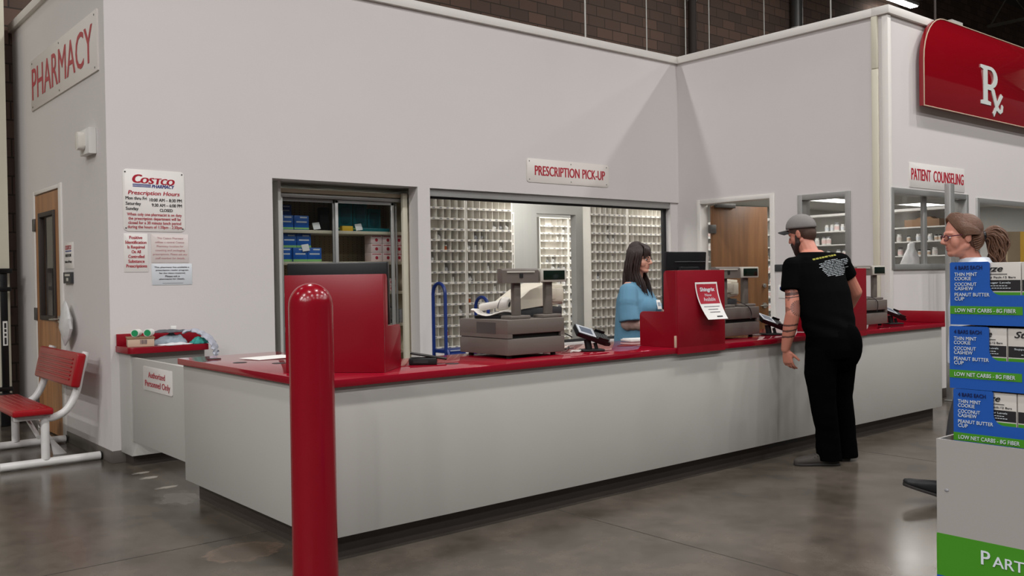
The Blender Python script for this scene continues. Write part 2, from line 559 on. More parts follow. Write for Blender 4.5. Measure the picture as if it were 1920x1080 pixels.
def text_verts(s, bold=0.0, shear=0.0, res=3):
    c = bpy.data.curves.new('letters', 'FONT')
    c.body = s; c.size = 1.0; c.offset = bold; c.shear = shear; c.resolution_u = res
    c.fill_mode = 'BOTH'
    c.extrude = 0.004
    o = bpy.data.objects.new('letters', c)
    COL.objects.link(o)
    dg = bpy.context.evaluated_depsgraph_get()
    me = bpy.data.meshes.new_from_object(o.evaluated_get(dg))
    vs = [v.co.copy() for v in me.vertices]
    fs = [list(p.vertices) for p in me.polygons]
    bpy.data.objects.remove(o); bpy.data.curves.remove(c); bpy.data.meshes.remove(me)
    return vs, fs

def letters(mb, s, u0, u1, v0, v1, O, U, W, bold=0.0, shear=0.0, fit=True, lift=0.0012, caps=None):
    """write s so that its box fills u0..u1, v0..v1 of the plane O + u*U + v*W"""
    vs, fs = text_verts(s, 0.0, shear)
    if not vs: return mb
    if bold:                                # heavier strokes: copies set side by side
        b_ = bold * 0.9; n_ = len(vs)
        vs, fs = ([V((v.x + d, v.y, v.z + 0.0045 * (d / b_ + 1))) for d in (-b_, 0.0, b_) for v in vs], [[i + q * n_ for i in f] for q in range(3) for f in fs])
    O, U, W = V(O), V(U), V(W)
    N = U.cross(W)
    xs = [v.x for v in vs]; ys = [v.y for v in vs]
    ax, bx, ay, by = min(xs), max(xs), min(ys), max(ys)
    if caps:                                # baseline at v0 and capital height v1-v0, descenders hang below
        ay, by = 0.0, 0.70
    k = (u1 - u0) / (bx - ax); l = (v1 - v0) / (by - ay)
    out = []
    for v in vs:
        out.append(O + U * (u0 + (v.x - ax) * k) + W * (v0 + (v.y - ay) * l) + N * (lift + v.z * 0.1))
    return mb.add(out, fs)

def rrect(u0, u1, v0, v1, r, n=5):
    pts = []
    for cx, cy, a0 in ((u1 - r, v1 - r, 0), (u0 + r, v1 - r, 90), (u0 + r, v0 + r, 180), (u1 - r, v0 + r, 270)):
        for k in range(n + 1):
            a = R(a0 + 90 * k / n)
            pts.append((cx + r * math.cos(a), cy + r * math.sin(a)))
    return pts

# ------------------------------------------------------------------ the setting
W1, W0, W2, W3, WH, HC = 3.268, 0.02, 6.463, 0.663, 3.823, 0.864

struct('floor', MB().box(-18, 30, -20, 9, -0.1, 0), M['floor'], smooth=False, label='polished grey concrete warehouse floor')
jb = MB()
def joint(a, b, w=0.007):
    a, b = V(a), V(b); d = (b - a).normalized(); q = V((-d.y, d.x, 0)) * w / 2
    jb.add([a - q, a + q, b + q, b - q], [(0, 1, 2, 3)])
joint((1.51, 0.06, 0.0006), (1.51, -12, 0.0006))
joint((4.31, 0.06, 0.0006), (4.31, -12, 0.0006))
joint((-1.28, 6.0, 0.0006), (-1.28, -12, 0.0006))
joint((-14, 0.77, 0.0006), (0.08, 0.77, 0.0006))
struct('trim_1', jb, M['joint'], smooth=False, label='thin dark saw-cut joints in the concrete floor', cat='floor joint')

T = 0.15
w = MB()                                        # wall holding the two hatches
w.box(W0, 1.319, W1, W1 + T, 0, WH).box(2.757, 2.895, W1, W1 + T, 0, WH)
w.box(1.319, 2.757, W1, W1 + T, 2.18, WH).box(2.895, W2, W1, W1 + T, 2.176, WH)
w.box(2.895, W2, W1 + 0.03, W1 + T, 0, 0.62).box(6.335, W2 + 0.12, W1 + 0.02, W1 + T, 0.62, 2.176)
struct('wall_front', w, M['wall'], smooth=False, label='tall white wall with the prescription pick-up hatch')
w = MB()                                        # left wall with the brown door
w.box(W0, W0 + 0.14, W1 + T, 4.575, 0, WH).box(W0, W0 + 0.14, 5.515, 6.3, 0, WH).box(W0, W0 + 0.14, 4.575, 5.515, 2.16, WH)
struct('wall_left', w, M['wall'], smooth=False, label='white wall with the big pharmacy sign')
w = MB()                                        # wall with the open door
D0, D1, N0, N1 = 2.0, 2.945, 1.115, 1.61
w.box(W2, W2 + 0.12, W3 + 0.12, N0, 0, WH).box(W2, W2 + 0.12, N1, D0, 0, WH).box(W2, W2 + 0.12, D1, W1 + 0.02, 0, WH)
w.box(W2, W2 + 0.12, N0, N1, 2.09, WH).box(W2, W2 + 0.12, N0, N1, 0, 1.39).box(W2, W2 + 0.12, D0, D1, 2.14, WH)
struct('wall_right', w, M['wall'], smooth=False, label='white wall with the half-open brown door and small window')
w = MB()                                        # wall with the counselling windows
w.box(W2, 6.53, W3, W3 + 0.12, 0, WH).box(6.53, 8.08, W3, W3 + 0.12, 0, 1.39).box(6.53, 8.08, W3, W3 + 0.12, 2.10, WH)
w.box(8.08, 8.40, W3, W3 + 0.12, 0, WH).box(8.40, 10.2, W3, W3 + 0.12, 0, 1.37).box(8.40, 10.2, W3, W3 + 0.12, 2.08, WH)
w.box(10.2, 19.0, W3, W3 + 0.12, 0, WH)
struct('wall_counselling', w, M['wall'], smooth=False, label='white wall under the red prescription sign')

def capstrip(n, x0, x1, y0, y1, lab):
    struct(n, MB().box(x0, x1, y0, y1, WH - 0.012, WH + 0.068, 0.004), M['cap'], label=lab, cat='wall trim')
capstrip('trim_2', W0 - 0.035, W2 - 0.035, W1 - 0.035, W1 + T + 0.02, 'white cap strip along the top of the hatch wall')
capstrip('trim_3', W0 - 0.035, W0 + 0.16, W1 + T + 0.02, 6.3, 'white cap strip along the top of the left wall')
capstrip('trim_4', W2 - 0.035, W2 + 0.14, W3 + 0.14, W1 + T, 'white cap strip above the half-open door wall')
capstrip('trim_5', W2 - 0.035, 19.0, W3 - 0.035, W3 + 0.14, 'white cap strip above the counselling windows')
struct('trim_6', MB().box(W2 - 0.012, W2 + 0.002, W3 - 0.012, W3 + 0.05, 0, WH - 0.02, 0.002).box(W2, W2 + 0.05, W3 - 0.012, W3 + 0.002, 0, WH - 0.02, 0.002),
       M['cap'], label='white corner guard strip on the outer wall corner', cat='wall trim')
struct('trim_7', MB().prism(rrect(W3 + 0.085, W3 + 0.155, W2 - 0.03, W2 + 0.002, 0.012), 'z', HC, WH - 0.02).bm and
       MB().box(W2 - 0.028, W2 + 0.002, W3 + 0.09, W3 + 0.155, HC, 3.30, 0.008).box(W2 - 0.028, W2 + 0.002, W3 + 0.09, W3 + 0.155, 3.303, WH + 0.07, 0.008),
       M['cream'], label='cream vertical cable duct beside the outer wall corner', cat='cable duct')
b = MB()
b.box(W0 - 0.008, W0 + 0.001, W1 + 0.02, 4.52, 0, 0.091, 0.003).box(W0 - 0.008, W0 + 0.001, 5.57, 6.3, 0, 0.091, 0.003)
struct('baseboard_left', b, M['base'], label='grey vinyl base along the left wall', cat='baseboard')
struct('baseboard_front', MB().box(W0 - 0.008, 1.3, W1 - 0.008, W1 + 0.001, 0, 0.091, 0.003), M['base'], label='grey vinyl base along the hatch wall', cat='baseboard')
struct('baseboard_counselling', MB().box(W2, 19, W3 - 0.008, W3 + 0.001, 0, 0.1, 0.003), M['toe'], label='dark vinyl base under the counselling windows', cat='baseboard')

# pharmacy rooms behind
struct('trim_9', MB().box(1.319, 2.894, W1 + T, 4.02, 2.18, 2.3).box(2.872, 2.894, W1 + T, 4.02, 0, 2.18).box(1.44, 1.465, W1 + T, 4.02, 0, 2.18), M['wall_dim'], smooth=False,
       label='added lining keeping the gap around the left hatch cabinet dark', cat='light-blocking lining')  # boards added to shut room light out above and beside the cabinet
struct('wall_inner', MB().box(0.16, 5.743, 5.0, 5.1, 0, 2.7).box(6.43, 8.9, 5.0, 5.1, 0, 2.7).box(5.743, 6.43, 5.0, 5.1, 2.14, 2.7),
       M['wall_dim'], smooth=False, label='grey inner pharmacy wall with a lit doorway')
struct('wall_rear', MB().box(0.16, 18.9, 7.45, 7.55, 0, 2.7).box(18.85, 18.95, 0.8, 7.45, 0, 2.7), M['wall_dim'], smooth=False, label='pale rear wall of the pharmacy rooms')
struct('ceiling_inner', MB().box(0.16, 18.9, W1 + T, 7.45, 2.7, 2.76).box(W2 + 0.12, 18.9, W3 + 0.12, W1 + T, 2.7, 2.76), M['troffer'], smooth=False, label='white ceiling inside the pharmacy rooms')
# warehouse shell
struct('wall_back', MB().box(-6, 60, 7.7, 7.95, 0, 9.2), M['brick'], smooth=False, label='dark brown split-face block wall of the warehouse')
struct('wall_pier', MB().box(-0.55, 0.20, 6.32, 7.7, 0, 9.2), M['brick'], smooth=False, label='brown block pier behind the left wall')
struct('ceiling', MB().box(-20, 62, -22, 9, 9.2, 9.35), M['deck'], smooth=False, label='dark warehouse roof deck')

# door in the left wall
x = W0
d = struct('door_1', MB().box(x - 0.01, x + 0.035, 4.625, 5.503, 0.012, 2.14).bm and None or
           MB().box(x + 0.002, x + 0.045, 4.625, 4.80, 0.012, 2.14).box(x + 0.002, x + 0.045, 5.345, 5.503, 0.012, 2.14)
           .box(x + 0.002, x + 0.045, 4.80, 5.345, 0.012, 1.02).box(x + 0.002, x + 0.045, 4.80, 5.345, 1.965, 2.14),
           M['wood'], smooth=False, label='brown maple door with a tall narrow window in the left wall', cat='door')
f = MB()
f.box(x - 0.014, x + 0.05, 4.535, 4.618, 0, 2.185, 0.003).box(x - 0.004, x + 0.05, 5.512, 5.56, 0, 2.185, 0.003).box(x - 0.004, x + 0.05, 4.618, 5.512, 2.152, 2.185, 0.003)
f.build('door_frame', M['cap'], d)
f = MB()
for (a, b_, c, e) in ((4.79, 4.835, 1.01, 1.975), (5.31, 5.355, 1.01, 1.975)): f.box(x - 0.012, x + 0.03, a, b_, c, e, 0.003)
f.box(x - 0.012, x + 0.03, 4.83, 5.315, 1.01, 1.05, 0.003).box(x - 0.012, x + 0.03, 4.83, 5.315, 1.935, 1.975, 0.003)
f.build('window_bead', M['pipe'], d)
MB().box(x + 0.02, x + 0.026, 4.83, 5.315, 1.05, 1.935).build('window_pane', M['glass'], d, smooth=False)
for hz in (1.84, 1.02, 0.22):
    MB().box(x - 0.012, x + 0.004, 5.495, 5.575, hz - 0.02, hz + 0.095, 0.003).build('hinge', M['alu_dark'], d)
h = MB().cyl((x + 0.002, 4.69, 1.03), (x - 0.012, 4.69, 1.03), 0.032).build('handle', M['steel'], d)
MB().cyl((x - 0.012, 4.69, 1.03), (x - 0.055, 4.69, 1.03), 0.011).tube([(x - 0.05, 4.685, 1.03), (x - 0.052, 4.74, 1.03), (x - 0.05, 4.83, 1.026)], [0.011, 0.011, 0.008]).build('lever', M['steel'], h)

# half-open door in the right wall
fr = MB()
xx = W2
fr.box(xx - 0.014, xx + 0.13, 1.950, D0 + 0.004, 0, 2.185, 0.003).box(xx - 0.014, xx + 0.13, D1 - 0.004, 2.993, 0, 2.185, 0.003).box(xx - 0.014, xx + 0.13, D0, D1, 2.136, 2.185, 0.003)
d2 = struct('door_2', MB().box(0, 0.86, -0.045, 0.0, 0.012, 2.125, 0.002), M['wood2'], label='brown birch door standing half open in the right wall', cat='door')
d2.location = (6.625, 2.935, 0); d2.rotation_euler = (0, 0, R(-10.8))
fo = fr.build('door_frame', M['cap'], d2)
fo.matrix_parent_inverse = (Matrix.Translation(d2.location) @ Matrix.Rotation(R(-10.8), 4, 'Z')).inverted()
kb = MB().cyl((0.79, -0.045, 0.94), (0.79, -0.06, 0.94), 0.034).cyl((0.79, -0.06, 0.94), (0.79, -0.10, 0.94), 0.012)
kb.tube([(0.79, -0.095, 0.94), (0.74, -0.10, 0.94), (0.68, -0.095, 0.938)], [0.012, 0.011, 0.009]).build('handle', M['steel'], d2)
MB().cyl((0.79, -0.045, 1.18), (0.79, -0.062, 1.18), 0.026).box(0.782, 0.798, -0.075, -0.06, 1.165, 1.195, 0.002).build('lock', M['steel'], d2)
MB().box(-0.06, 0.03, -0.07, -0.03, 1.80, 1.90, 0.004).build('hinge', M['alu_dark'], d2)
MB().box(0.02, 0.32, -0.085, -0.045, 2.10, 2.15, 0.004).build('closer', M['alu_dark'], d2)

# windows
def window(n, axis, a0, a1, z0, z1, p, depth, fw, lab, mull=()):
    def bx(mb, u0, u1, v0, v1, q0, q1, bev=0.002):
        return mb.box(u0, u1, q0, q1, v0, v1, bev) if axis == 'y' else mb.box(q0, q1, u0, u1, v0, v1, bev)
    f = MB()
    q0, q1 = p - 0.018, p + depth
    bx(f, a0, a0 + fw, z0, z1, q0, q1); bx(f, a1 - fw, a1, z0, z1, q0, q1)
    bx(f, a0 + fw, a1 - fw, z1 - fw, z1, q0, q1); bx(f, a0 + fw, a1 - fw, z0, z0 + fw, q0, q1)
    o = struct(n, f, M['alu'], label=lab, cat='window')
    for m_ in mull:
        g = MB(); bx(g, m_ - 0.03, m_ + 0.03, z0 + fw, z1 - fw, p + 0.05, p + 0.09); g.build('mullion', M['alu'], o)
    g = MB(); bx(g, a0 + fw, a1 - fw, z0 + fw, z1 - fw, p + 0.06, p + 0.066, 0); g.build('pane', M['glass'], o, smooth=False)
    return o
window('window_1', 'x', 1.062, 1.658, 1.34, 2.14, W2, 0.13, 0.055, 'small grey framed window beside the half-open door')
window('window_2', 'y', 6.48, 8.134, 1.343, 2.143, W3, 0.13, 0.055, 'grey framed counselling window under the patient counselling sign', (7.30,))
window('window_3', 'y', 8.348, 10.25, 1.33, 2.12, W3, 0.13, 0.055, 'grey framed counselling window at the right edge of the photo')
o = struct('window_4', MB().box(2.895, 6.335, W1 + 0.085, W1 + 0.13, 2.088, 2.106).box(6.29, 6.335, W1 + 0.09, W1 + 0.13, 0.62, 2.14).box(2.895, 6.335, W1 + 0.09, W1 + 0.13, 0.62, 0.65),
           M['blackm'], smooth=False, label='large glazed pick-up hatch under the prescription pick-up sign', cat='window')
MB().box(2.895, 6.29, W1 + 0.108, W1 + 0.114, 0.65, 2.14).build('pane', M['glass'], o, smooth=False)
struct('trim_8', MB().box(2.895, W2, W1 + 0.03, W1 + 0.10, 2.106, 2.178), M['alu'], smooth=False, label='grey strip standing in for the shaded soffit of the pick-up hatch', cat='soffit strip')  # stands for the header underside, its shade put into the grey
# privacy post between the counselling windows
pt = thing('privacy_post', (7.37, 0.5, 0.0), 'grey aluminium privacy post standing before the counselling window', 'post')
MB().box(-0.045, 0.05, -0.03, 0.03, 0, 2.21, 0.004).build('post', M['alu'], pt)
MB().box(-0.06, 0.065, -0.045, 0.045, 0, 0.015, 0.004).build('base_plate', M['alu'], pt)

# ceiling panels
for i, (tx, ty) in enumerate(((2.4, 4.10), (5.2, 4.10), (7.5, 4.10), (7.6, 5.9), (9.4, 5.9), (7.75, 2.0), (10.2, 2.4), (14.0, 5.65), (16.6, 5.3))):
    t = thing('ceiling_troffer', (tx, ty, 2.7), ['lit ceiling panel behind the glass cabinet hatch', 'lit ceiling panel behind the pick-up hatch', 'added lit ceiling panel brightening the pigeonholes behind the pharmacist',
        'lit ceiling panel over the back pigeonholes', 'lit ceiling panel in the back room beside the rear wall',
        'lit ceiling panel seen through the counselling window under its sign', 'lit ceiling panel seen through the right-hand counselling window', 'far lit ceiling panel seen through the small wall window', 'farthest lit ceiling panel seen through the window under the counseling sign'][i], 'ceiling light', None, R(90) if tx > 13 else 0.0)
    MB().box(-0.30, 0.30, -0.60, -0.57, -0.02, 0).box(-0.30, 0.30, 0.57, 0.60, -0.02, 0).box(-0.30, -0.27, -0.57, 0.57, -0.02, 0).box(0.27, 0.30, -0.57, 0.57, -0.02, 0).build('frame', M['white'], t, smooth=False)
    MB().box(-0.27, 0.27, -0.57, 0.57, -0.012, -0.004).build('diffuser', M['panel_light'], t, smooth=False)

# warehouse overhead: hangers, pipes, joists
wires = [(6.17, 0.011, 'conduit', 'first'), (7.32, 0.008, 'conduit', 'second'), (8.129, 0.008, 'conduit', 'third'), (8.654, 0.008, 'conduit', 'fourth'), (9.993, 0.008, 'conduit', 'fifth'), (11.87, 0.014, 'conduit', 'sixth')]
for wx, wr, mm, o_ in wires:
    tag(MB().cyl((0, 0, 0), (0, 0, 6.43), wr, 8).build('hanger_rod', M[mm], None, (wx, 4.5, 2.76)), 'thin pale hanger rod above the white walls, %s from the left' % o_, 'rod')
for px_, pr, lab in ((12.05, 0.08, 'thick dark brown pipe standing against the block wall, left of the two'), (15.6, 0.13, 'thick grey pipe standing against the block wall, right of the two')):
    p = thing('wall_pipe', (px_, 7.55, 0), lab, 'pipe')
    MB().cyl((0, 0, 0), (0, 0, 9.2), pr, 16).build('pipe', M['pipe'] if pr < 0.1 else M['alu_dark'], p)
    for zz in (4.9, 6.6):
        MB().cyl((0, 0, zz), (0, 0, zz + 0.05), pr + 0.02, 16).build('clamp', M['conduit'], p)
tag(MB().cyl((0, 0, 0), (0, 0, 5.5), 0.008, 8).build('hanger_rod', M['conduit'], None, (0.29, 6.25, 3.9)), 'thin pale rod above the left wall by the block pier', 'rod')
for k in range(3):
    c = MB().box(-0.07, 0.07, -0.03, 0.0, -0.10, 0.10, 0.006).cyl((0, -0.03, 0), (0, -0.06, 0), 0.02, 10)
    tag(c.build('pipe_bracket', M['conduit'], None, (-0.12, 6.32, (3.48, 2.30, 1.13)[k])), 'small galvanised bracket on the block pier, %s of three' % ('topmost', 'middle', 'lowest')[k], 'bracket')
# ------------------------------------------------------------------ service counter
CL, CD, AD = 6.18, 0.72, 0.66            # length, front depth, arm depth
HT = HC + 0.0012                         # things standing on the counter
ct = thing('service_counter', (0, 0, 0), 'long white L-shaped pharmacy counter with a glossy red top', 'counter')
poly = [(0.008, 0), (CL, 0), (CL, CD), (AD, CD), (AD, 1.83), (0, 1.83), (0, 0.008)]
tp = MB().prism(poly, 'z', HC - 0.037, HC, 0.003)
tp.build('countertop', M['red'], ct)
MB().box(0.024, CL - 0.02, 0.024, 0.044, 0.116, HC - 0.037, 0.001).build('front_panel', M['panel'], ct)
MB().box(0.024, 0.044, 0.044, 1.80, 0.116, HC - 0.037, 0.001).build('end_panel', M['panel'], ct)
MB().box(CL - 0.04, CL - 0.02, 0.044, CD - 0.03, 0.116, HC - 0.037).build('end_panel', M['panel'], ct)
MB().box(0.044, AD - 0.04, 1.78, 1.80, 0.116, HC - 0.037).build('end_panel', M['panel'], ct)
MB().box(0.044, CL - 0.04, CD - 0.05, CD - 0.03, 0.116, HC - 0.037).box(AD - 0.06, AD - 0.04, CD - 0.03, 1.78, 0.116, HC - 0.037).build('back_panel', M['panel'], ct)
MB().box(0.088, CL - 0.06, 0.09, CD - 0.08, 0, 0.116).box(0.088, AD - 0.1, CD - 0.08, 1.745, 0, 0.116).build('toe_kick', M['toe'], ct)
MB().box(CL - 0.018, CL, 0.0, CD, HC, HC + 0.103, 0.002).build('end_splash', M['redm'], ct)
for gx, gy in ((0.148, 1.622), (0.146, 1.235), (0.285, 1.02), (0.93, 0.24), (2.06, 0.52), (3.95, 0.52)):
    MB().lathe([(0.040, 0.0), (0.040, 0.0010), (0.036, 0.0014), (0.0, 0.0012)], 24, Matrix.Translation((gx, gy, HC))).build('cable_grommet', M['blackm'], ct)

def booth(loc, rz, width, lower, upper, label, left_side=True):
    """screen booth: local x along the front face, y towards the clerk"""
    t = thing('screen_booth', loc, label, 'counter screen', 'red screen booths', rz)
    H = 0.493
    MB().box(0, width, 0, 0.018, 0, H, 0.002).build('front_board', M['redm'], t)
    prof = [(0.018, 0), (lower, 0)] + [(lower - 0.03 + 0.03 * math.cos(a), 0.197 + 0.03 * math.sin(a)) for a in [PI / 2 * k / 5 for k in range(6)]] + \
           [(upper, 0.227)] + [(upper - 0.025 + 0.025 * math.cos(a), H - 0.025 + 0.025 * math.sin(a)) for a in [PI / 2 * k / 5 for k in range(6)]] + [(0.018, H)]
    MB().prism(prof, 'x', 0.0, 0.018, 0.001).build('side_board', M['redm'], t)
    MB().prism(prof, 'x', width - 0.018, width, 0.001).build('side_board', M['redm'], t)
    return t
b2 = booth((2.52, -0.012, HT), 0, 0.482, 0.325, 0.115, 'red screen booth carrying the vaccine notice, between two registers')
b3 = booth((4.345, -0.012, HT), 0, 0.475, 0.325, 0.115, 'red screen booth partly behind the man in black')
# the booth set across the corner
d1 = (V((0.418, 0.11)) - V((0.073, 0.495)))
b1 = booth((0.073, 0.495, HT), math.atan2(d1.y, d1.x), 0.517, 0.313, 0.075, 'red screen booth across the counter corner, behind the bollard')
# skirt of the middle booths hangs over the counter edge
for t, wd in ((b2, 0.482), (b3, 0.475)):
    MB().box(0, wd, 0, 0.0105, -0.042, 0.001).build('edge_lip', M['redm'], t)
MB().box(-0.004, 0.004, 0.012, 0.03, 0.0, 0.075, 0.001).build('worn_corner', M['kraft_box'], b2)

def monitor(loc, rz, wd, ht, label, tilt=R(4)):
    t = thing('flat_monitor', loc, label, 'monitor', 'flat monitors in the red booths', rz)
    mt = Matrix.Translation((0, 0, 0.234)) @ Matrix.Rotation(tilt, 4, 'X')
    MB().box(-wd / 2, wd / 2, -0.018, 0.022, 0, ht, 0.006, 2, mt).build('housing', M['black'], t)
    MB().box(-wd / 2 + 0.09, wd / 2 - 0.09, -0.045, -0.016, 0.04, ht - 0.10, 0.008, 2, mt).build('rear_bulge', M['black'], t)
    MB().box(-wd / 2 + 0.06, wd / 2 - 0.01, -0.024, -0.016, ht - 0.07, ht - 0.064, 0.001, 1, mt).build('rear_ridge', M['charcoal'], t)
    MB().box(-wd / 2 + 0.015, wd / 2 - 0.015, 0.0215, 0.0235, 0.015, ht - 0.015, 0, 1, mt).build('screen', M['screen'], t)
    MB().box(-0.11, 0.11, -0.06, 0.10, 0, 0.014, 0.004).box(-0.03, 0.03, -0.02, 0.01, 0.014, 0.30, 0.004).build('stand', M['black'], t)
    return t
monitor((2.815, 0.185, HT), R(-3), 0.37, 0.385, 'black flat monitor rising behind the booth with the vaccine notice')
monitor((4.60, 0.165, HT), R(0), 0.40, 0.268, 'black flat monitor just showing behind the booth by the man in black')
fd = V((d1.x, d1.y, 0)).normalized(); nd = V((-fd.y, fd.x, 0))
c0 = V((0.2455, 0.3025, HT)) + nd * 0.112 - fd * 0.008
m1 = monitor(c0, math.atan2(d1.y, d1.x), 0.535, 0.322, 'wide black flat monitor above the corner booth behind the bollard', R(3))

# vaccine notice taped on the middle booth
sh = thing('vaccine_notice', (2.69, -0.0135, HC + 0.172), 'curling red and white vaccine notice taped on the middle booth', 'notice')
def curl(u, v):       # u across 0..1, v up 0..1
    x = 0.226 * u + 0.07 * (1 - v) ** 1.7 * (1 - 0.62 * u)
    y = -0.0008 - 0.050 * (1 - v) ** 2.2 - 0.018 * u * (1 - v)
    return V((x, y, 0.243 * v))
def curl_patch(u0, u1, v0, v1, off=0.0, nu=10, nv=14, th=0.0006):
    m = MB()
    vs, fs = [], []
    for s_ in (0, 1):
        for j in range(nv + 1):
            for i in range(nu + 1):
                p = curl(u0 + (u1 - u0) * i / nu, v0 + (v1 - v0) * j / nv)
                vs.append(p + V((0, -off - (th if s_ else 0), 0)))
    N = (nu + 1) * (nv + 1)
    for j in range(nv):
        for i in range(nu):
            a = j * (nu + 1) + i
            fs.append((a, a + 1, a + nu + 2, a + nu + 1)); fs.append((N + a, N + a + nu + 1, N + a + nu + 2, N + a + 1))
    for i in range(nu):
        fs.append((i, N + i, N + i + 1, i + 1)); a = nv * (nu + 1) + i
        fs.append((a, a + 1, N + a + 1, N + a))
    for j in range(nv):
        a = j * (nu + 1); fs.append((a, a + nu + 1, N + a + nu + 1, N + a)); a += nu
        fs.append((a, N + a, N + a + nu + 1, a + nu + 1))
    return m.add(vs, fs)
curl_patch(0, 1, 0, 1).build('sheet', M['paper'], sh)
curl_patch(0.05, 0.95, 0.42, 0.95, 0.0008).build('red_field', M['crimson'], sh)
def curl_text(lines, m_, name):
    tb = MB()
    for s_, u0, u1, v0, v1, bd in lines:
        vs, fs = text_verts(s_, bd)
        xs = [q.x for q in vs]; ys = [q.y for q in vs]
        out = []
        for q in vs:
            p = curl(u0 + (q.x - min(xs)) / (max(xs) - min(xs)) * (u1 - u0), v0 + (q.y - min(ys)) / (max(ys) - min(ys)) * (v1 - v0))
            out.append(p + V((0, -0.0018 - q.z * 0.05, 0)))
        tb.add(out, fs)
    tb.build(name, m_, sh)
curl_text([('Shingrix', 0.18, 0.84, 0.72, 0.86, 0.03), ('Now', 0.36, 0.66, 0.62, 0.69, 0.0), ('Available', 0.24, 0.78, 0.49, 0.59, 0.0)], M['ink_white'], 'white_lettering')
tb = []
for k, (u0, u1) in enumerate(((0.14, 0.86), (0.28, 0.74), (0.3, 0.78))):
    tb.append(('-' * 14, u0, u1, 0.335 - k * 0.075, 0.352 - k * 0.075, 0.0))
curl_text(tb, M['ink_grey'], 'small_print')
curl_patch(0.52, 0.80, 0.055, 0.09, 0.0009).build('logo_mark', M['ink_black'], sh)

# ------------------------------------------------------------------ registers
def register(loc, label):
    t = thing('cash_register', loc, label, 'cash register', 'taupe cash registers on the counter')
    W, D = 0.44, 0.46
    MB().box(0, W, 0, D, 0.018, 0.112, 0.004).build('lower_drawer', M['reg'], t)
    MB().box(0.012, W - 0.012, 0.02, D, 0.112, 0.142).build('drawer_gap', M['hole'], t)
    MB().box(0.0, W, 0.0, D, 0.138, 0.221, 0.004).box(0.0, 0.035, 0.0, D, 0.116, 0.14).box(W - 0.03, W, 0.0, D, 0.116, 0.14).build('upper_drawer', M['reg'], t)
    MB().box(-0.0015, 0.002, 0.11, 0.29, 0.140, 0.205).build('side_plate', M['alu_dark'], t)
    for fx in (0.04, W - 0.06):
        for fy in (0.04, D - 0.06):
            MB().cyl((fx, fy, 0), (fx, fy, 0.02), 0.016, 12).build('foot', M['blackm'], t)
    for px_ in (0.145, 0.395):
        MB().box(px_ - 0.075, px_ + 0.075, 0.05, 0.15, 0.221, 0.241, 0.006).build('pole_foot', M['reg'], t)
        MB().box(px_ - 0.026, px_ + 0.026, 0.08, 0.115, 0.241, 0.445, 0.006).build('pole', M['reg'], t)
    h = MB().prism([(0.055, 0.432), (0.105, 0.432), (0.105, 0.516), (0.068, 0.516), (0.055, 0.506)], 'x', 0.012, 0.29, 0.003).build('display_head', M['reg'], t)
    MB().box(0.045, 0.255, 0.0505, 0.06, 0.492, 0.502).build('paper_slot', M['reg_light'], h)
    MB().box(0.140, 0.166, 0.052, 0.056, 0.462, 0.486).build('sensor', M['hole'], h)
    MB().box(0.285, 0.315, 0.07, 0.13, 0.44, 0.50, 0.004).build('link_arm', M['reg'], t)
    c = MB().box(0.308, 0.512, 0.052, 0.105, 0.434, 0.514, 0.006).build('customer_display', M['reg_light'], t)
    MB().box(0.324, 0.496, 0.0495, 0.056, 0.447, 0.503, 0.002).build('screen', M['green_screen'], c)
    return t
reg1 = register((1.298, 0.206, HT), 'taupe cash register with a scanner on top, nearest the bollard')
reg2 = copy_thing(reg1, (3.272, 0.216, HT), 'taupe cash register just right of the vaccine notice booth')
reg3 = copy_thing(reg1, (5.085, 0.190, HT), 'taupe cash register at the far right end of the counter')

def printer(loc, label):
    t = thing('receipt_printer', loc, label, 'printer', 'beige receipt printers on the registers')
    MB().box(-0.18, 0.185, 0.0, 0.20, 0, 0.055, 0.006).build('base', M['charcoal'], t)
    MB().prism([(-0.195, 0.035), (-0.09, 0.062), (0.19, 0.072), (0.19, 0.195), (0.03, 0.205), (-0.08, 0.165), (-0.195, 0.10)], 'y', -0.004, 0.20, 0.008).build('hood', M['printer'], t)
    MB().box(0.05, 0.12, -0.016, 0.0, 0.10, 0.175, 0.006).build('latch', M['printer'], t)
    MB().box(0.09, 0.19, -0.013, 0.0, 0.085, 0.178, 0.01).build('front_cover', M['printer'], t)
    return t
pr = printer((1.735, 0.42, HT + 0.2222), 'beige receipt printer between the poles of the register with the scanner')
copy_thing(pr, (3.55, 0.43, HT + 0.2222), 'beige receipt printer between the poles of the register beside the vaccine notice')
copy_thing(pr, (5.315, 0.40, HT + 0.2222), 'beige receipt printer on the far right register')

# hand scanner in its cradle
cr = thing('scanner_cradle', (1.44, 0.44, HT + 0.2222), 'off-white scanner cradle with a black foot on the nearest register', 'scanner cradle', None, R(-62))
cr.location = (1.405, 0.47, HT + 0.2222)
MB().prism(rrect(-0.11, 0.11, -0.045, 0.045, 0.02), 'z', 0, 0.018, 0.003).build('foot', M['black'], cr)
secs = []
for k in range(11):
    u = -0.135 + 0.27 * k / 10
    zz = 0.026 + 0.012 * math.cos(k * 0.75) + (0.012 if k < 2 else 0) + 0.002 * k * 0.3
    hw = 0.03 + 0.022 * math.sin(PI * min(1, k / 8.0) ** 0.8)
    secs.append(((u, 0, zz), (0, hw, 0), (0, 0, 0.009)))
MB().loft(secs, 16).build('tray', M['scan'], cr)
sg = thing('barcode_scanner', (1.405, 0.47, HT + 0.275), 'off-white handheld barcode scanner lying in its cradle', 'scanner', None, R(-62))
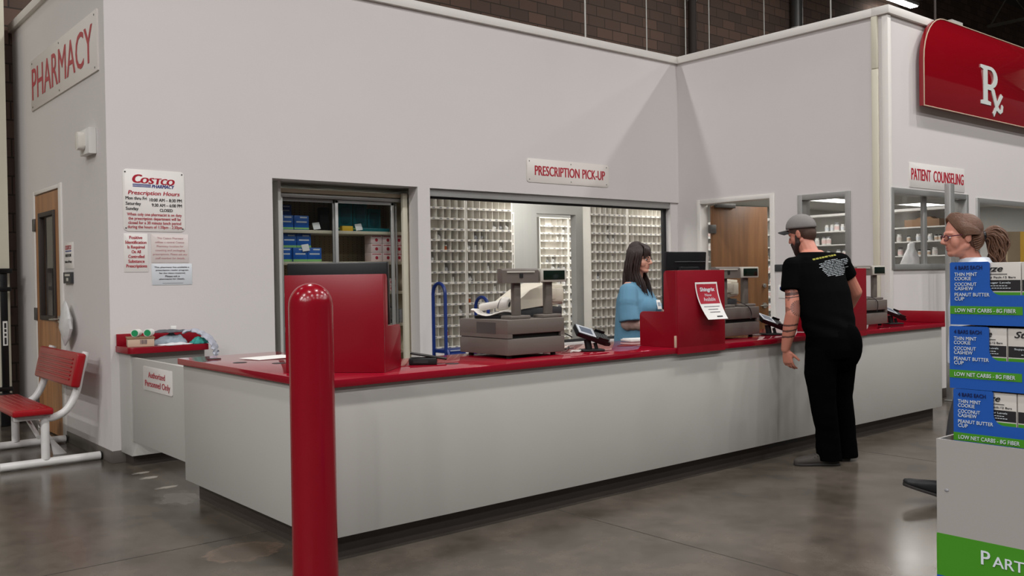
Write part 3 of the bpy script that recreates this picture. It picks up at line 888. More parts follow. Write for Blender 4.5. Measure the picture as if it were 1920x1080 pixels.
MB().loft([((-0.088, 0, 0.010), (0, 0.016, 0), (-0.003, 0, 0.018)), ((-0.07, 0, 0.014), (0, 0.021, 0), (-0.003, 0, 0.022)), ((0.0, 0, 0.026), (0, 0.021, 0), (-0.003, 0, 0.021)), ((0.05, 0, 0.033), (0, 0.024, 0), (0, 0, 0.024))], 16).build('grip', M['scan'], sg)
MB().loft([((0.045, 0, 0.034), (0, 0.030, 0), (0.012, 0, 0.034)), ((0.052, 0, 0.034), (0, 0.037, 0), (0.014, 0, 0.040))], 18).build('dark_collar', M['charcoal'], sg)
MB().loft([((0.052, 0, 0.034), (0, 0.036, 0), (0.014, 0, 0.040)), ((0.075, 0, 0.036), (0, 0.036, 0), (0.012, 0, 0.040)), ((0.100, 0, 0.034), (0, 0.028, 0), (0.008, 0, 0.032)), ((0.106, 0, 0.033), (0, 0.02, 0), (0.006, 0, 0.024))], 18).build('head', M['scan'], sg)
MB().ell((0.104, 0, 0.034), (0.006, 0.017, 0.021)).build('window', M['charcoal'], sg)
MB().ell((0.02, 0, 0.046), (0.018, 0.007, 0.004)).build('trigger', M['charcoal'], sg)

def terminal(loc, rz, label):
    """card terminal, local +x runs down towards the keypad end"""
    t = thing('card_terminal', loc, label, 'card terminal', 'black card terminals on the counter', rz)
    MB().box(-0.07, 0.07, -0.055, 0.055, 0, 0.012, 0.004).cyl((-0.02, 0, 0.012), (-0.03, 0, 0.075), 0.022, 14).cyl((0.03, 0, 0.012), (0.02, 0, 0.05), 0.012, 10).build('stand', M['blackm'], t)
    mt = Matrix.Translation((0, 0, 0.096)) @ Matrix.Scale(0.86, 4) @ Matrix.Rotation(R(26), 4, 'X') @ Matrix.Rotation(R(20), 4, 'Y')
    prof = [(-0.135, -0.012), (0.10, -0.022), (0.135, -0.014), (0.138, 0.006), (0.118, 0.016), (0.02, 0.018), (-0.135, 0.022)]
    MB().prism(prof, 'y', -0.066, 0.066, 0.007, 3, mt).build('body', M['black'], t)
    MB().box(-0.128, 0.012, -0.060, 0.060, 0.0205, 0.0245, 0.002, 2, mt).build('silver_bezel', M['silver'], t)
    MB().box(-0.108, -0.012, -0.038, 0.038, 0.0243, 0.0256, 0.0, 1, mt).build('screen', M['lcd'], t)
    k = MB()
    for i in range(4):
        for j in range(3):
            k.box(0.026 + i * 0.019, 0.040 + i * 0.019, -0.034 + j * 0.025, -0.014 + j * 0.025, 0.017, 0.0205, 0.002, 1, mt)
    k.build('keypad', M['charcoal'], t)
    MB().tube([mt @ V((0.125, -0.03, 0.006)), mt @ V((0.141, 0.0, 0.010)), mt @ V((0.125, 0.03, 0.006))], 0.005, 8).build('card_slot_lip', M['charcoal'], t)
    MB().box(0.03, 0.11, -0.064, -0.057, 0.016, 0.034, 0.003, 2, mt).build('privacy_shield', M['black'], t)
    MB().box(0.03, 0.11, 0.057, 0.064, 0.016, 0.034, 0.003, 2, mt).build('privacy_shield', M['black'], t)
    return t
t1 = terminal((2.005, 0.245, HT), R(-30), 'black card terminal with a silver bezel beside the nearest register')
copy_thing(t1, (3.915, 0.255, HT), 'black card terminal beside the man in black, right of the second register', R(-28))
copy_thing(t1, (5.715, 0.24, HT), 'black card terminal at the far right end of the counter', R(-28))
def cable(name, pts, r, label, m_='black'):
    return tag(MB().tube(pts, r, 8).build(name, M[m_]), label, 'cable')
def smooth_path(P_, n=8):
    P_ = [V(p) for p in P_]; out = []
    for i in range(len(P_) - 1):
        a, b, c, d = P_[max(i - 1, 0)], P_[i], P_[i + 1], P_[min(i + 2, len(P_) - 1)]
        for k in range(n):
            t = k / n
            out.append(0.5 * ((2 * b) + (c - a) * t + (2 * a - 5 * b + 4 * c - d) * t * t + (3 * b - a - 3 * c + d) * t ** 3))
    out.append(P_[-1]); return out
cable('terminal_cable', smooth_path([(1.895, 0.305, 0.955), (1.84, 0.36, 0.985), (1.80, 0.40, 0.94), (1.83, 0.36, 0.878), (1.90, 0.37, 0.874), (1.96, 0.42, 0.874), (2.05, 0.50, 0.874), (2.06, 0.52, 0.873)]), 0.004, 'black coiled cable behind the card terminal nearest the register')
cable('display_cable', smooth_path([(3.40, 0.38, 1.20), (3.48, 0.30, 1.15), (3.57, 0.22, 1.095), (3.60, 0.206, 1.04), (3.59, 0.205, 1.0)]), 0.003, 'thin black cable hanging down the front of the second register')
cable('display_cable', smooth_path([(5.27, 0.30, 1.115), (5.31, 0.22, 1.112), (5.335, 0.181, 1.08), (5.345, 0.180, 1.03), (5.33, 0.180, 0.99)]), 0.003, 'thin black cable hanging down the front of the far right register')

# low black reader, sheet of paper, small boxes
rd = thing('check_reader', (0.80, 0.33, HT), 'small black slip reader with a tilted lid on the counter beside the corner booth', 'slip reader', None, R(-38))
MB().box(-0.075, 0.075, -0.045, 0.045, 0, 0.036, 0.006).build('body', M['blackm'], rd)
MB().box(-0.07, 0.13, -0.038, 0.038, 0.0, 0.008, 0.002, 2, Matrix.Translation((0, 0.01, 0.045)) @ Matrix.Rotation(R(10), 4, 'Y')).build('lid', M['black'], rd)
MB().box(-0.05, 0.03, -0.0465, -0.044, 0.01, 0.026).build('front_slot', M['charcoal'], rd)
tag(MB().box(-0.15, 0.15, -0.11, 0.11, 0, 0.001).build('paper_sheet', M['paper'], None, (0.42, 1.42, HT), R(8), smooth=False), 'white paper sheet lying on the left arm of the counter', 'paper')
tag(MB().box(-0.11, 0.11, -0.08, 0.08, 0, 0.012, 0.001).box(-0.10, 0.10, -0.07, 0.07, 0.012, 0.018).build('paper_stack', M['paper'], None, (2.83, 0.60, HT), R(-20)), 'small stack of white papers on the counter before the pharmacist', 'papers')
pb = thing('leaflet_box', (1.885, 0.475, HT), 'small pink and white leaflet box behind the first card terminal', 'box', None, R(-36))
MB().box(-0.055, 0.055, -0.02, 0.02, 0, 0.075, 0.001).build('box', M['pinkbox'], pb)
g = MB()
for cx, cz in ((-0.028, 0.055), (0.024, 0.055), (-0.03, 0.02), (0.01, 0.022)): g.cyl((cx, -0.0195, cz), (cx, -0.0212, cz), 0.013, 14)
g.build('round_marks', M['paper'], pb)
tag(MB().tube(smooth_path([(-0.05, 0, 0.006), (-0.02, 0.015, 0.008), (0.0, -0.01, 0.006), (0.04, 0.01, 0.007)]), 0.006, 8).build('crumpled_receipt', M['paper'], None, (1.88, 0.25, HT)), 'twisted scrap of white receipt paper on the counter beside the nearest register', 'paper scrap')

# blood spare: pad lying behind the second terminal
tag(MB().box(-0.05, 0.05, -0.03, 0.03, 0, 0.004).build('note_pad', M['paper'], None, (3.83, 0.36, HT), R(-25)), 'white note pad on the counter under the terminal beside the man in black', 'note pad')

# ------------------------------------------------------------------ gate, wall cabinet, red shelf and what lies on it
cb = thing('wall_cabinet', (0.08, 3.012, 0), 'low white cabinet under the red wall shelf', 'cabinet')
MB().box(0, 0.545, 0, 0.255, 0.08, 0.82, 0.002).build('body', M['panel'], cb)
MB().box(0.03, 0.51, 0.07, 0.255, 0, 0.08).build('toe_kick', M['toe'], cb)
sf = thing('wall_shelf', (0.055, 2.935, 0.822), 'red laminate wall shelf with an upstand over the low white cabinet', 'shelf')
pl = [(0.0, 0.332), (0.0, 0.06)] + [(0.05 - 0.05 * math.cos(a), 0.06 - 0.05 * math.sin(a)) for a in [PI / 2 * k / 5 for k in range(1, 6)]] + [(0.575, 0.01), (0.625, 0.332)]
MB().prism(pl, 'z', 0, 0.045, 0.002).build('board', M['redm'], sf)
MB().box(0.005, 0.635, 0.314, 0.332, 0.045, 0.132, 0.002).build('upstand', M['redm'], sf)
gt = thing('swing_gate', (0.10, 3.008, 0), 'white swing gate with an authorized personnel sign, left of the counter', 'gate')
MB().box(-0.012, 0.014, -1.17, -0.004, 0.19, 0.796, 0.002).build('panel', M['panel'], gt)
MB().cyl((0.0, 0.0, 0.30), (0.0, 0.0, 0.38), 0.008, 10).cyl((0.0, 0, 0.64), (0.0, 0, 0.72), 0.008, 10).build('hinge', M['steel'], gt)
# ------------------------------------------------------------------ signs
XU, ZU, MY = V((1, 0, 0)), V((0, 0, 1)), V((0, -1, 0))
def board_y(name, x0, x1, z0, z1, y, th, r, m, label, cat='sign', screws=None, group=None):
    """sign board on a wall facing -Y, origin at its lower left corner"""
    t = thing(name, (x0, y, z0), label, cat, group)
    w_, h_ = x1 - x0, z1 - z0
    MB().prism(rrect(0, w_, 0, h_, r), 'y', -th, 0, 0.0008).build('board', m, t)
    if screws:
        for u, v in screws:
            MB().cyl((u * w_, -th, v * h_), (u * w_, -th - 0.002, v * h_), 0.006, 10).build('screw', M['alu_dark'], t)
    return t, w_, h_
def write_y(t, th, rows, m, name='lettering', **kw):
    mb = MB()
    for (s_, u0, u1, v0, v1, bd, shr) in rows:
        letters(mb, s_, u0, u1, v0, v1, (0, -th, 0), XU, ZU, bd, shr, **kw)
    return mb.build(name, m, t, smooth=False)

t, w_, h_ = board_y('pickup_sign', 4.09, 5.28, 2.298, 2.543, W1, 0.006, 0.03, M['sign_gloss'], 'white sign reading prescription pick-up above the pick-up hatch',
                    screws=((0.03, 0.88), (0.52, 0.88), (0.97, 0.88), (0.03, 0.12), (0.52, 0.12), (0.97, 0.12)))
write_y(t, 0.006, [('PRESCRIPTION', 0.108, 0.745, 0.075, 0.175, 0.03, 0), ('PICK-UP', 0.785, 1.13, 0.075, 0.175, 0.03, 0)], M['ink_red'])

t, w_, h_ = board_y('hours_sign', 0.128, 0.588, 1.718, 2.184, W1, 0.004, 0.035, M['sign'], 'white pharmacy opening hours sign with a red store logo, above the smaller notices',
                    screws=((0.04, 0.95), (0.96, 0.95), (0.04, 0.05), (0.96, 0.05)))
K = 0.000866
def px(s_, xa, xb, yb, hc, bd=0.0, shr=0.0): return (s_, (xa - 40) * K, (xb - 40) * K, (562 - yb) * K, (562 - yb + hc) * K, bd, shr)
write_y(t, 0.004, [px('C', 120, 206, 142, 74, 0.07, 0.22), px('O', 190, 262, 143, 50, 0.07, 0.2), px('S', 256, 310, 145, 52, 0.07, 0.2), px('T', 312, 372, 147, 52, 0.07, 0.2), px('C', 362, 424, 149, 52, 0.07, 0.2), px('O', 414, 486, 151, 52, 0.07, 0.2)], M['ink_red'], 'store_logo')
write_y(t, 0.004, [px('PHARMACY', 284, 482, 181, 30, 0.04, 0.25)], M['ink_blue'], 'logo_subtitle')
sb = MB()
for k in range(3):
    v = (562 - 150 - k * 10) * K
    sb.box((124 - 40) * K, (278 - 40) * K, -0.0052, -0.0038, v - 0.0055, v)
sb.build('logo_stripes', M['ink_blue'], t, smooth=False)
write_y(t, 0.004, [px('Prescription Hours', 82, 528, 243, 36, 0.02, 0.2)], M['ink_red'], 'heading', caps=True)
write_y(t, 0.004, [px('Mon thru Fri', 62, 240, 288, 28, 0.018), px('Saturday', 62, 190, 334, 27, 0.018), px('Sunday', 62, 168, 378, 27, 0.018)], M['ink_black'], 'day_lettering', caps=True)
write_y(t, 0.004, [px('10:00 AM – 8:30 PM', 264, 545, 298, 28, 0.018), px('9:30 AM – 6:00 PM', 282, 545, 343, 28, 0.018), px('CLOSED', 350, 463, 386, 26, 0.018)], M['ink_black'], 'hour_lettering', caps=True)
write_y(t, 0.004, [px('When only one pharmacist is on duty', 72, 542, 426, 26, 0.008), px('the prescription department will be', 82, 532, 462, 26, 0.008),
                   px('closed for a 30 minute lunch period', 80, 535, 499, 26, 0.008), px('during the hours of 1:30pm - 2:30pm', 75, 543, 535, 26, 0.008)], M['ink_red'], 'lunch_lettering', caps=True)

t, w_, h_ = board_y('identification_sign', 0.128, 0.303, 1.412, 1.702, W1, 0.003, 0.004, M['sign'], 'narrow white notice asking for positive identification in red letters')
rows = []
for k, (s_, a, b) in enumerate((('Positive', .04, .135), ('Identification', .012, .165), ('Is Required', .026, .152), ('On All', .055, .122), ('Controlled', .03, .148), ('Substance', .03, .148), ('Prescriptions', .015, .166))):
    rows.append((s_, a, b, 0.248 - k * 0.0355, 0.272 - k * 0.0355, 0.02, 0))
write_y(t, 0.003, rows, M['ink_red'], caps=True)
t, w_, h_ = board_y('location_sign', 0.328, 0.612, 1.482, 1.700, W1, 0.003, 0.004, M['sign_pink'], 'faded pinkish notice about the central pharmacy location, below the hours sign')
rows = []
for k, (s_, a, b) in enumerate((('This Costco Pharmacy', .045, .245), ('utilizes a central Costco', .03, .25), ('Pharmacy location for', .04, .245), ('counting and packaging', .03, .255), ('prescriptions. Please ask any', .012, .272), ('staff member for details.', .03, .255))):
    rows.append((s_, a, b, 0.180 - k * 0.0305, 0.195 - k * 0.0305, 0.0, 0))
write_y(t, 0.003, rows, M['ink_pink'], caps=True)
t, w_, h_ = board_y('reader_program_sign', 0.328, 0.636, 1.312, 1.474, W1, 0.003, 0.004, M['sign_blue'], 'bluish white notice about the prescription reader program, lowest of the wall notices')
rows = []
for k, (s_, a, b) in enumerate((('This pharmacy has available a', .02, .285), ('prescription reader program', .03, .278), ('for the vision impaired.', .055, .255), ('Please ask a', .10, .21), ('pharmacist for details.', .055, .25))):
    rows.append((s_, a, b, 0.128 - k * 0.0225, 0.141 - k * 0.0225, 0.006, 0))
write_y(t, 0.003, rows, M['ink_grey'], caps=False)
write_y(t, 0.003, [('-' * 16, .08, .235, 0.012, 0.0145, 0, 0)], M['ink_grey'], 'small_print')

# big sign on the left wall, faces -X; u runs towards -Y
def board_x(name, y0, y1, z0, z1, x, th, m, label, cat='sign', r=0.004):
    t = thing(name, (x, y1, z0), label, cat)
    MB().prism(rrect(-(y1 - y0), 0, 0, z1 - z0, r), 'x', -th, 0, 0.0008).build('board', m, t)
    return t
t = board_x('pharmacy_sign', 3.405, 5.50, 2.923, 3.38, W0, 0.012, M['sign_gloss'], 'large white sign reading pharmacy in red letters, high on the left wall')
mb = MB()
letters(mb, 'PHARMACY', 0.05, 1.985, 0.088, 0.375, (-0.012, 0, 0), MY, ZU, 0.012)
mb.build('lettering', M['ink_red'], t, smooth=False)
for u in (0.06, 1.0, 2.03):
    for v in (0.03, 0.425):
        MB().cyl((-0.012, -u, v), (-0.0145, -u, v), 0.008, 8).build('screw', M['alu_dark'], t)
t = board_x('health_notice', 4.215, 4.492, 1.455, 1.672, W0, 0.004, M['sign'], 'small white notice with a red store logo beside the brown left door', r=0.006)
mb = MB(); letters(mb, 'COSTCO', 0.035, 0.225, 0.160, 0.195, (-0.004, 0, 0), MY, ZU, 0.06, 0.2); mb.build('store_logo', M['ink_red'], t, smooth=False)
mb = MB(); mb.box(-0.0055, -0.0035, -0.22, -0.04, 0.143, 0.152); mb.build('logo_stripes', M['ink_blue'], t, smooth=False)
mb = MB(); letters(mb, 'HEALTH CARE', 0.04, 0.22, 0.10, 0.125, (-0.004, 0, 0), MY, ZU, 0.05); mb.build('heading', M['ink_black'], t, smooth=False)
mb = MB(); letters(mb, 'Notice of Privacy', 0.025, 0.235, 0.045, 0.07, (-0.004, 0, 0), MY, ZU, 0.02)
mb.build('lettering', M['ink_black'], t, smooth=False)
t = board_x('entry_keypad', 4.23, 4.462, 1.335, 1.428, W0, 0.022, M['charcoal'], 'dark grey door keypad under the small notice on the left wall', 'keypad', 0.004)
MB().box(-0.024, -0.02, -0.20, -0.05, 0.06, 0.078).build('label_strip', M['reg_light'], t)
MB().box(-0.025, -0.02, -0.15, -0.095, 0.018, 0.045, 0.002).build('key', M['reg_light'], t)
# strobe alarm
t = thing('wall_strobe', (W0, 3.66, 2.40), 'white strobe alarm box on the left wall under the pharmacy sign', 'alarm')
MB().prism([(-0.145, -0.085), (0.10, -0.085), (0.125, 0.0), (0.125, 0.11), (-0.145, 0.11)], 'x', -0.055, 0.0, 0.006).build('housing', M['white'], t)
MB().prism(rrect(-0.055, 0.045, -0.05, 0.085, 0.03), 'x', -0.105, -0.055, 0.007, 2).build('lens', M['scan'], t)
# plastic bag on the door handle
bg_ = MB()
secs = []
for k, (dz, wy, wx, oy) in enumerate(((0.16, 0.02, 0.004, 0.0), (0.11, 0.07, 0.016, 0.01), (0.02, 0.16, 0.03, -0.02), (-0.06, 0.18, 0.034, -0.01), (-0.13, 0.12, 0.026, 0.0), (-0.205, 0.02, 0.006, 0.02))):
    secs.append(((-0.045, oy, dz), (0, wy, 0), (wx, 0, 0)))
bg_.loft(secs, 14)
for v in bg_.bm.verts: v.co.x += 0.012 * noise.noise(v.co * 22)
t = tag(bg_.build('plastic_bag', M['bag'], None, (W0 - 0.012, 4.285, 1.03), ang=20), 'frosted white plastic bag hanging by the handle of the brown left door', 'bag')

# patient counselling sign and the large prescription sign
t, w_, h_ = board_y('counselling_sign', 6.86, 8.068, 2.165, 2.412, W3, 0.006, 0.006, M['sign'], 'white sign reading patient counseling above the right-hand windows')
write_y(t, 0.006, [('PATIENT', 0.035, 0.445, 0.075, 0.19, 0.03, 0), ('COUNSELING', 0.50, 1.18, 0.075, 0.19, 0.03, 0)], M['ink_red'])
rx = thing('prescription_sign', (7.002, 0.62, 2.977), 'big glossy red sign with a pale Rx symbol and rounded corners, upper right', 'sign')
pl = [(0, 0), (3.0, 0), (3.0, 0.45)] + [(2.6 + 0.4 * math.cos(a), 0.45 + 0.445 * math.sin(a)) for a in [PI / 2 * k / 8 for k in range(1, 9)]] + [(0.42 - 0.42 * math.sin(a), 0.45 + 0.445 * math.cos(a)) for a in [PI / 2 * k / 8 for k in range(0, 9)]]
MB().prism(pl, 'y', -0.05, 0.0, 0.003).build('panel', M['rxred'], rx)
rx.scale = (1.027, 1.0, 1.027)
ed = [V((x, -0.05, z)) for x, z in pl]
MB().tube(ed, 0.006, 6, closed=True).build('edge_trim', M['kraft_box'], rx)
# the Rx symbol: outline with a bowl hole
def sym():
    u = 0.47                                           # height
    t_ = MB()
    def P2(x, z): return (1.235 + x * 0.545, 0.095 + z * u)
    lv = [0]
    def slab(poly):
        lv[0] += 1
        t_.prism([P2(*q) for q in poly], 'y', -0.056 - 0.0005 * lv[0], -0.050, 0.0)
    slab([(0.0, 1.0), (0.0, 0.93), (0.12, 0.90), (0.12, 0.22), (0.0, 0.20), (0.0, 0.12), (0.44, 0.12), (0.44, 0.20), (0.30, 0.22), (0.30, 1.0)])   # stem
    out = []; inn = []
    for k in range(13):
        a = PI / 2 - PI * k / 12
        out.append((0.42 + 0.33 * math.cos(a), 0.755 + 0.245 * math.sin(a))); inn.append((0.42 + 0.16 * math.cos(a), 0.755 + 0.165 * math.sin(a)))
    slab([(0.30, 1.0)] + out + [(0.30, 0.51)] + [(0.30, 0.59)] + inn[::-1] + [(0.30, 0.92)])
    slab([(0.30, 0.55), (0.46, 0.55), (0.60, 0.50), (0.78, 0.12), (0.86, 0.06), (0.80, 0.0), (0.66, 0.06), (0.46, 0.46), (0.30, 0.47)])             # leg
    slab([(0.90, 0.44), (0.99, 0.39), (0.74, 0.10), (0.58, -0.12), (0.52, -0.04), (0.68, 0.16)])                                              # crossing stroke
    slab([(0.78, 0.12), (0.70, 0.03), (0.86, -0.03), (0.97, 0.03), (1.0, 0.16), (0.94, 0.20), (0.90, 0.08), (0.84, 0.06)])
    return t_
sym().build('rx_symbol', M['rxwhite'], rx)
for hx in (0.5, 2.5):
    MB().box(hx - 0.03, hx + 0.03, -0.02, 0.16, 0.5, 0.56).build('bracket', M['alu'], rx)
MB().box(0.62, 0.86, -0.04, 0.02, 0.89, 0.935).build('top_clip', M['conduit'], rx)
MB().cyl((0.3, -0.02, 0.86), (0.3, -0.02, 6.2), 0.012, 8).cyl((2.6, -0.02, 0.86), (2.6, -0.02, 6.2), 0.012, 8).build('hanger_rod', M['pipe'], rx)
# sign on the gate
t = board_x('gate_sign', 2.175, 2.745, 0.588, 0.752, 0.0875, 0.004, M['sign'], 'white sign reading authorized personnel only on the swing gate', r=0.012)
mb = MB()
letters(mb, 'Authorized', 0.11, 0.44, 0.092, 0.132, (-0.004, 0, 0), MY, ZU, 0.012, caps=True)
letters(mb, 'Personnel Only', 0.04, 0.535, 0.030, 0.072, (-0.004, 0, 0), MY, ZU, 0.012, caps=True)
mb.build('lettering', M['ink_red'], t, smooth=False)
# small things on the right wall
t = thing('door_plate', (W2 - 0.001, 1.86, 1.345), 'small black name plate on the wall beside the half-open door', 'plate')
MB().box(-0.012, 0, -0.09, 0.09, 0, 0.075, 0.006).build('plate', M['charcoal'], t)
t = thing('wall_card', (W2 - 0.001, 1.84, 1.06), 'small white card on the wall below the black name plate', 'card')
MB().box(-0.006, 0, -0.07, 0.07, 0, 0.14, 0.002).build('card', M['paper'], t)
MB().box(-0.008, -0.005, -0.05, 0.05, 0.09, 0.12).build('blue_print', M['ink_blue'], t)

# ------------------------------------------------------------------ things on the red wall shelf
bx_ = thing('cardboard_tray', (0.165, 3.06, 0.868), 'pale cardboard box on the left of the red wall shelf, two green-lidded cups on top', 'box', None, R(-14))
MB().box(-0.085, 0.095, -0.05, 0.12, 0, 0.062, 0.002).build('box', M['kraft_box'], bx_)
MB().box(-0.09, 0.10, -0.055, 0.125, 0.058, 0.068, 0.002).build('lid', M['kraft'], bx_)
b_ = MB()
for k in range(7): b_.box(0.0 + k * 0.007, 0.003 + k * 0.007 + 0.001 * (k % 3), -0.0512, -0.0498, 0.018, 0.050)
b_.build('barcode', M['ink_grey'], bx_)
for k, (cx, cy) in enumerate(((0.145, 3.07), (0.225, 3.04))):
    c = thing('lidded_cup', (cx, cy, 0.937), 'white cup lying on the cardboard box, green lid to the front, %s of the pair' % ('left', 'right')[k], 'cup', 'green-lidded cups', R(-35))
    MB().cyl((0, 0.05, 0.029), (0, -0.035, 0.029), 0.026, 20, 0.029).build('cup', M['paper'], c)
    MB().cyl((0, -0.035, 0.029), (0, -0.042, 0.029), 0.023, 20).build('lid', M['green_lid'], c)

def cloth(name, m, c, rx_, ry_, h, seed, label, rough=1.0, rz=0.0):
    """a crumpled heap of fabric: folded sheets draped over a mound"""
    mb = MB()
    n, k_ = 34, 20
    vs, fs = [], []
    for j in range(k_ + 1):
        for i in range(n):
            a = 2 * PI * i / n
            r_ = (j / k_)
            wob = 1 + 0.22 * math.sin(3 * a + seed) + 0.14 * math.sin(7 * a + seed * 2)
            x = rx_ * r_ * wob * math.cos(a); y = ry_ * r_ * wob * math.sin(a)
            fold = 0.5 + 0.5 * math.sin(9 * a + 5 * r_ + seed) * math.sin(11 * r_ + seed)
            z = h * ((1 - r_ ** 2.2) * (0.65 + 0.35 * noise.noise(V((x * 18, y * 18, seed)))) + 0.22 * fold * r_ * rough)
            vs.append(V((x, y, max(0.002, z))))
    for j in range(k_):
        for i in range(n):
            l = (i + 1) % n
            fs.append((j * n + i, j * n + l, (j + 1) * n + l, (j + 1) * n + i))
    base = len(vs)
    for i in range(n): v = vs[k_ * n + i]; vs.append(V((v.x * 0.97, v.y * 0.97, 0.0)))
    for i in range(n): l = (i + 1) % n; fs.append((k_ * n + i, k_ * n + l, base + l, base + i))
    fs.append(list(range(base, base + n))[::-1])
    mb.add(vs, fs)
    return tag(mb.build(name, m, None, c, rz, ang=60), label, 'garment')
cloth('folded_garment', M['cloth_white'], (0.39, 2.995, 0.868), 0.11, 0.045, 0.025, 1.3, 'white cloth at the bottom of the garment heap on the red wall shelf')
cloth('patterned_scarf', M['cloth_teal'], (0.59, 3.02, 0.868), 0.07, 0.065, 0.065, 2.1, 'teal patterned scarf at the right of the garment heap on the red wall shelf')
cloth('grey_garment', M['cloth_grey'], (0.415, 3.13, 0.868), 0.115, 0.075, 0.11, 4.2, 'grey-blue garment heaped in the middle of the red wall shelf')
cloth('dark_garment', M['cloth_dark'], (0.42, 3.14, 0.955), 0.12, 0.065, 0.035, 0.4, 'dark grey knitted cap on top of the garment heap')
hg = MB()
pts = smooth_path([(0.49, 3.08, 0.955), (0.56, 3.05, 0.965), (0.62, 3.0, 0.935), (0.66, 2.95, 0.88), (0.675, 2.92, 0.81), (0.67, 2.91, 0.765)], 6)
hg.loft([(p, (0.02 + 0.02 * math.sin(PI * i / len(pts)) + 0.006 * math.sin(i * 2.1), 0.034 + 0.012 * math.sin(i * 1.7), 0.004 * math.sin(i)), (0.008, 0.006, 0.012 + 0.004 * math.sin(i * 1.3))) for i, p in enumerate(pts)], 14)
tag(hg.build('hanging_garment', M['cloth_pale'], None, ang=60), 'pale garment hanging over the right end of the red wall shelf', 'garment')
tag(MB().box(-0.02, 0.02, -0.003, 0.003, 0, 0.035, 0.002).build('garment_tag', M['paper'], None, (0.44, 3.14, 0.968), R(-30)), 'white tag standing on the garment heap', 'tag')

# ------------------------------------------------------------------ bollard
bo = thing('safety_bollard', (-0.2463, -0.4057, 0), 'tall round red safety bollard with a domed top, in front of the counter', 'bollard')
prof = [(0.094, 0.0), (0.0915, 0.3), (0.0905, 1.225)] + [(0.0895 * math.cos(a), 1.232 + 0.0895 * math.sin(a)) for a in [PI / 2 * k / 14 for k in range(15)]]
prof[-1] = (0.0, prof[-1][1])
MB().lathe(prof, 48).build('sleeve', M['bollard'], bo)
MB().lathe([(0.13, 0), (0.13, 0.008), (0.096, 0.012), (0.096, 0.0)], 40).build('base_ring', M['alu_dark'], bo)

# ------------------------------------------------------------------ bench by the left wall
be = thing('bench', (-0.35, 3.45, 0), 'red slatted bench on white tubular legs by the left wall', 'bench')
BL = 1.12
MB().box(-0.255, 0.015, -0.03, BL, 0.385, 0.435, 0.016, 3).build('seat', M['bench_red'], be)
st = MB()
for k in range(5): st.box(-0.225 + k * 0.045, -0.205 + k * 0.045, 0.03, BL - 0.06, 0.430, 0.4385, 0.003)
st.build('seat_ribs', M['bench_red'], be)
bt = Matrix.Translation((0.165, 0, 0.565)) @ Matrix.Rotation(R(12), 4, 'Y')
MB().box(-0.035, 0.03, -0.03, BL, 0, 0.255, 0.018, 3, bt).build('backrest', M['bench_red'], be)
st = MB()
for k in range(6): st.box(-0.043, -0.030, 0.05, BL - 0.08, 0.045 + k * 0.03, 0.060 + k * 0.03, 0.005, 2, bt)
st.build('backrest_ribs', M['bench_red'], be)
for k, yy in enumerate((0.05, BL - 0.08)):
    f = MB()
    f.cyl((-0.33, yy, 0.033), (0.345, yy, 0.033), 0.031, 16)
    f.build('foot_tube', M['tube'], be)
    MB().cyl((0.345, yy, 0.033), (0.352, yy, 0.033), 0.032, 16).build('end_cap', M['blackm'], be)
    MB().cyl((-0.03, yy, 0.055), (-0.03, yy, 0.375), 0.030, 16).build('leg', M['tube'], be)
    MB().box(-0.235, 0.0, yy - 0.02, yy + 0.02, 0.350, 0.385, 0.006).build('seat_bracket', M['tube'], be)
    MB().tube(smooth_path([(-0.02, yy, 0.352), (0.05, yy, 0.362), (0.125, yy, 0.41), (0.185, yy, 0.52), (0.222, yy, 0.68), (0.262, yy, 0.82)], 6), 0.028, 14).build('back_arm', M['tube'], be)
MB().cyl((-0.03, 0.25, 0.19), (-0.03, BL - 0.28, 0.35), 0.016, 12).build('brace', M['tube'], be)
# small paper fan brush under the bench
tb_ = thing('floor_brush', (0.0 - 0.17, 3.98, 0), 'white fan-shaped brush standing on the floor under the bench', 'brush')
MB().loft([((0, 0, 0), (0.05, 0, 0), (0, 0.02, 0)), ((-0.03, 0, 0.06), (0.03, 0, 0), (0, 0.014, 0)), ((-0.06, 0, 0.12), (0.012, 0, 0), (0, 0.01, 0))], 12).build('head', M['tube'], tb_)
MB().tube([(-0.06, 0, 0.12), (-0.17, 0.02, 0.30)], 0.011, 10).build('handle', M['tube'], tb_)

# ------------------------------------------------------------------ cream panel and black post at the far left edge
struct('wall_far_left', MB().box(-2.2, -0.115, 5.95, 6.02, 0, 5.2), M['cream'], label='cream panel wall at the far left edge of the photo')
ps = thing('panic_post', (-0.185, 5.86, 0.0), 'black post with a flat cap and a white label, at the far left edge', 'post')
MB().box(-0.03, 0.03, -0.02, 0.02, 0.30, 1.47, 0.004).build('post', M['black'], ps)
MB().box(-0.35, 0.07, -0.04, 0.08, 1.44, 1.485, 0.006).build('cap_bar', M['black'], ps)
MB().box(-0.07, 0.06, -0.03, 0.03, 1.27, 1.31, 0.006).build('clamp', M['black'], ps)
MB().box(-0.2, 0.06, -0.03, 0.03, 0.33, 0.37, 0.006).build('clamp', M['black'], ps)
MB().box(-0.05, 0.05, -0.03, 0.03, 0.0, 0.31, 0.006).build('foot', M['black'], ps)
lb = MB().box(-0.018, 0.022, -0.0225, -0.0195, 0.76, 0.99).build('label', M['paper'], ps)
mb = MB()
for a_, c_ in ((0.772, 0.835), (0.850, 0.874), (0.888, 0.915), (0.925, 0.972)): mb.box(-0.006, 0.012, -0.0232, -0.0222, a_, c_)
mb.build('label_print', M['ink_black'], ps, smooth=False)
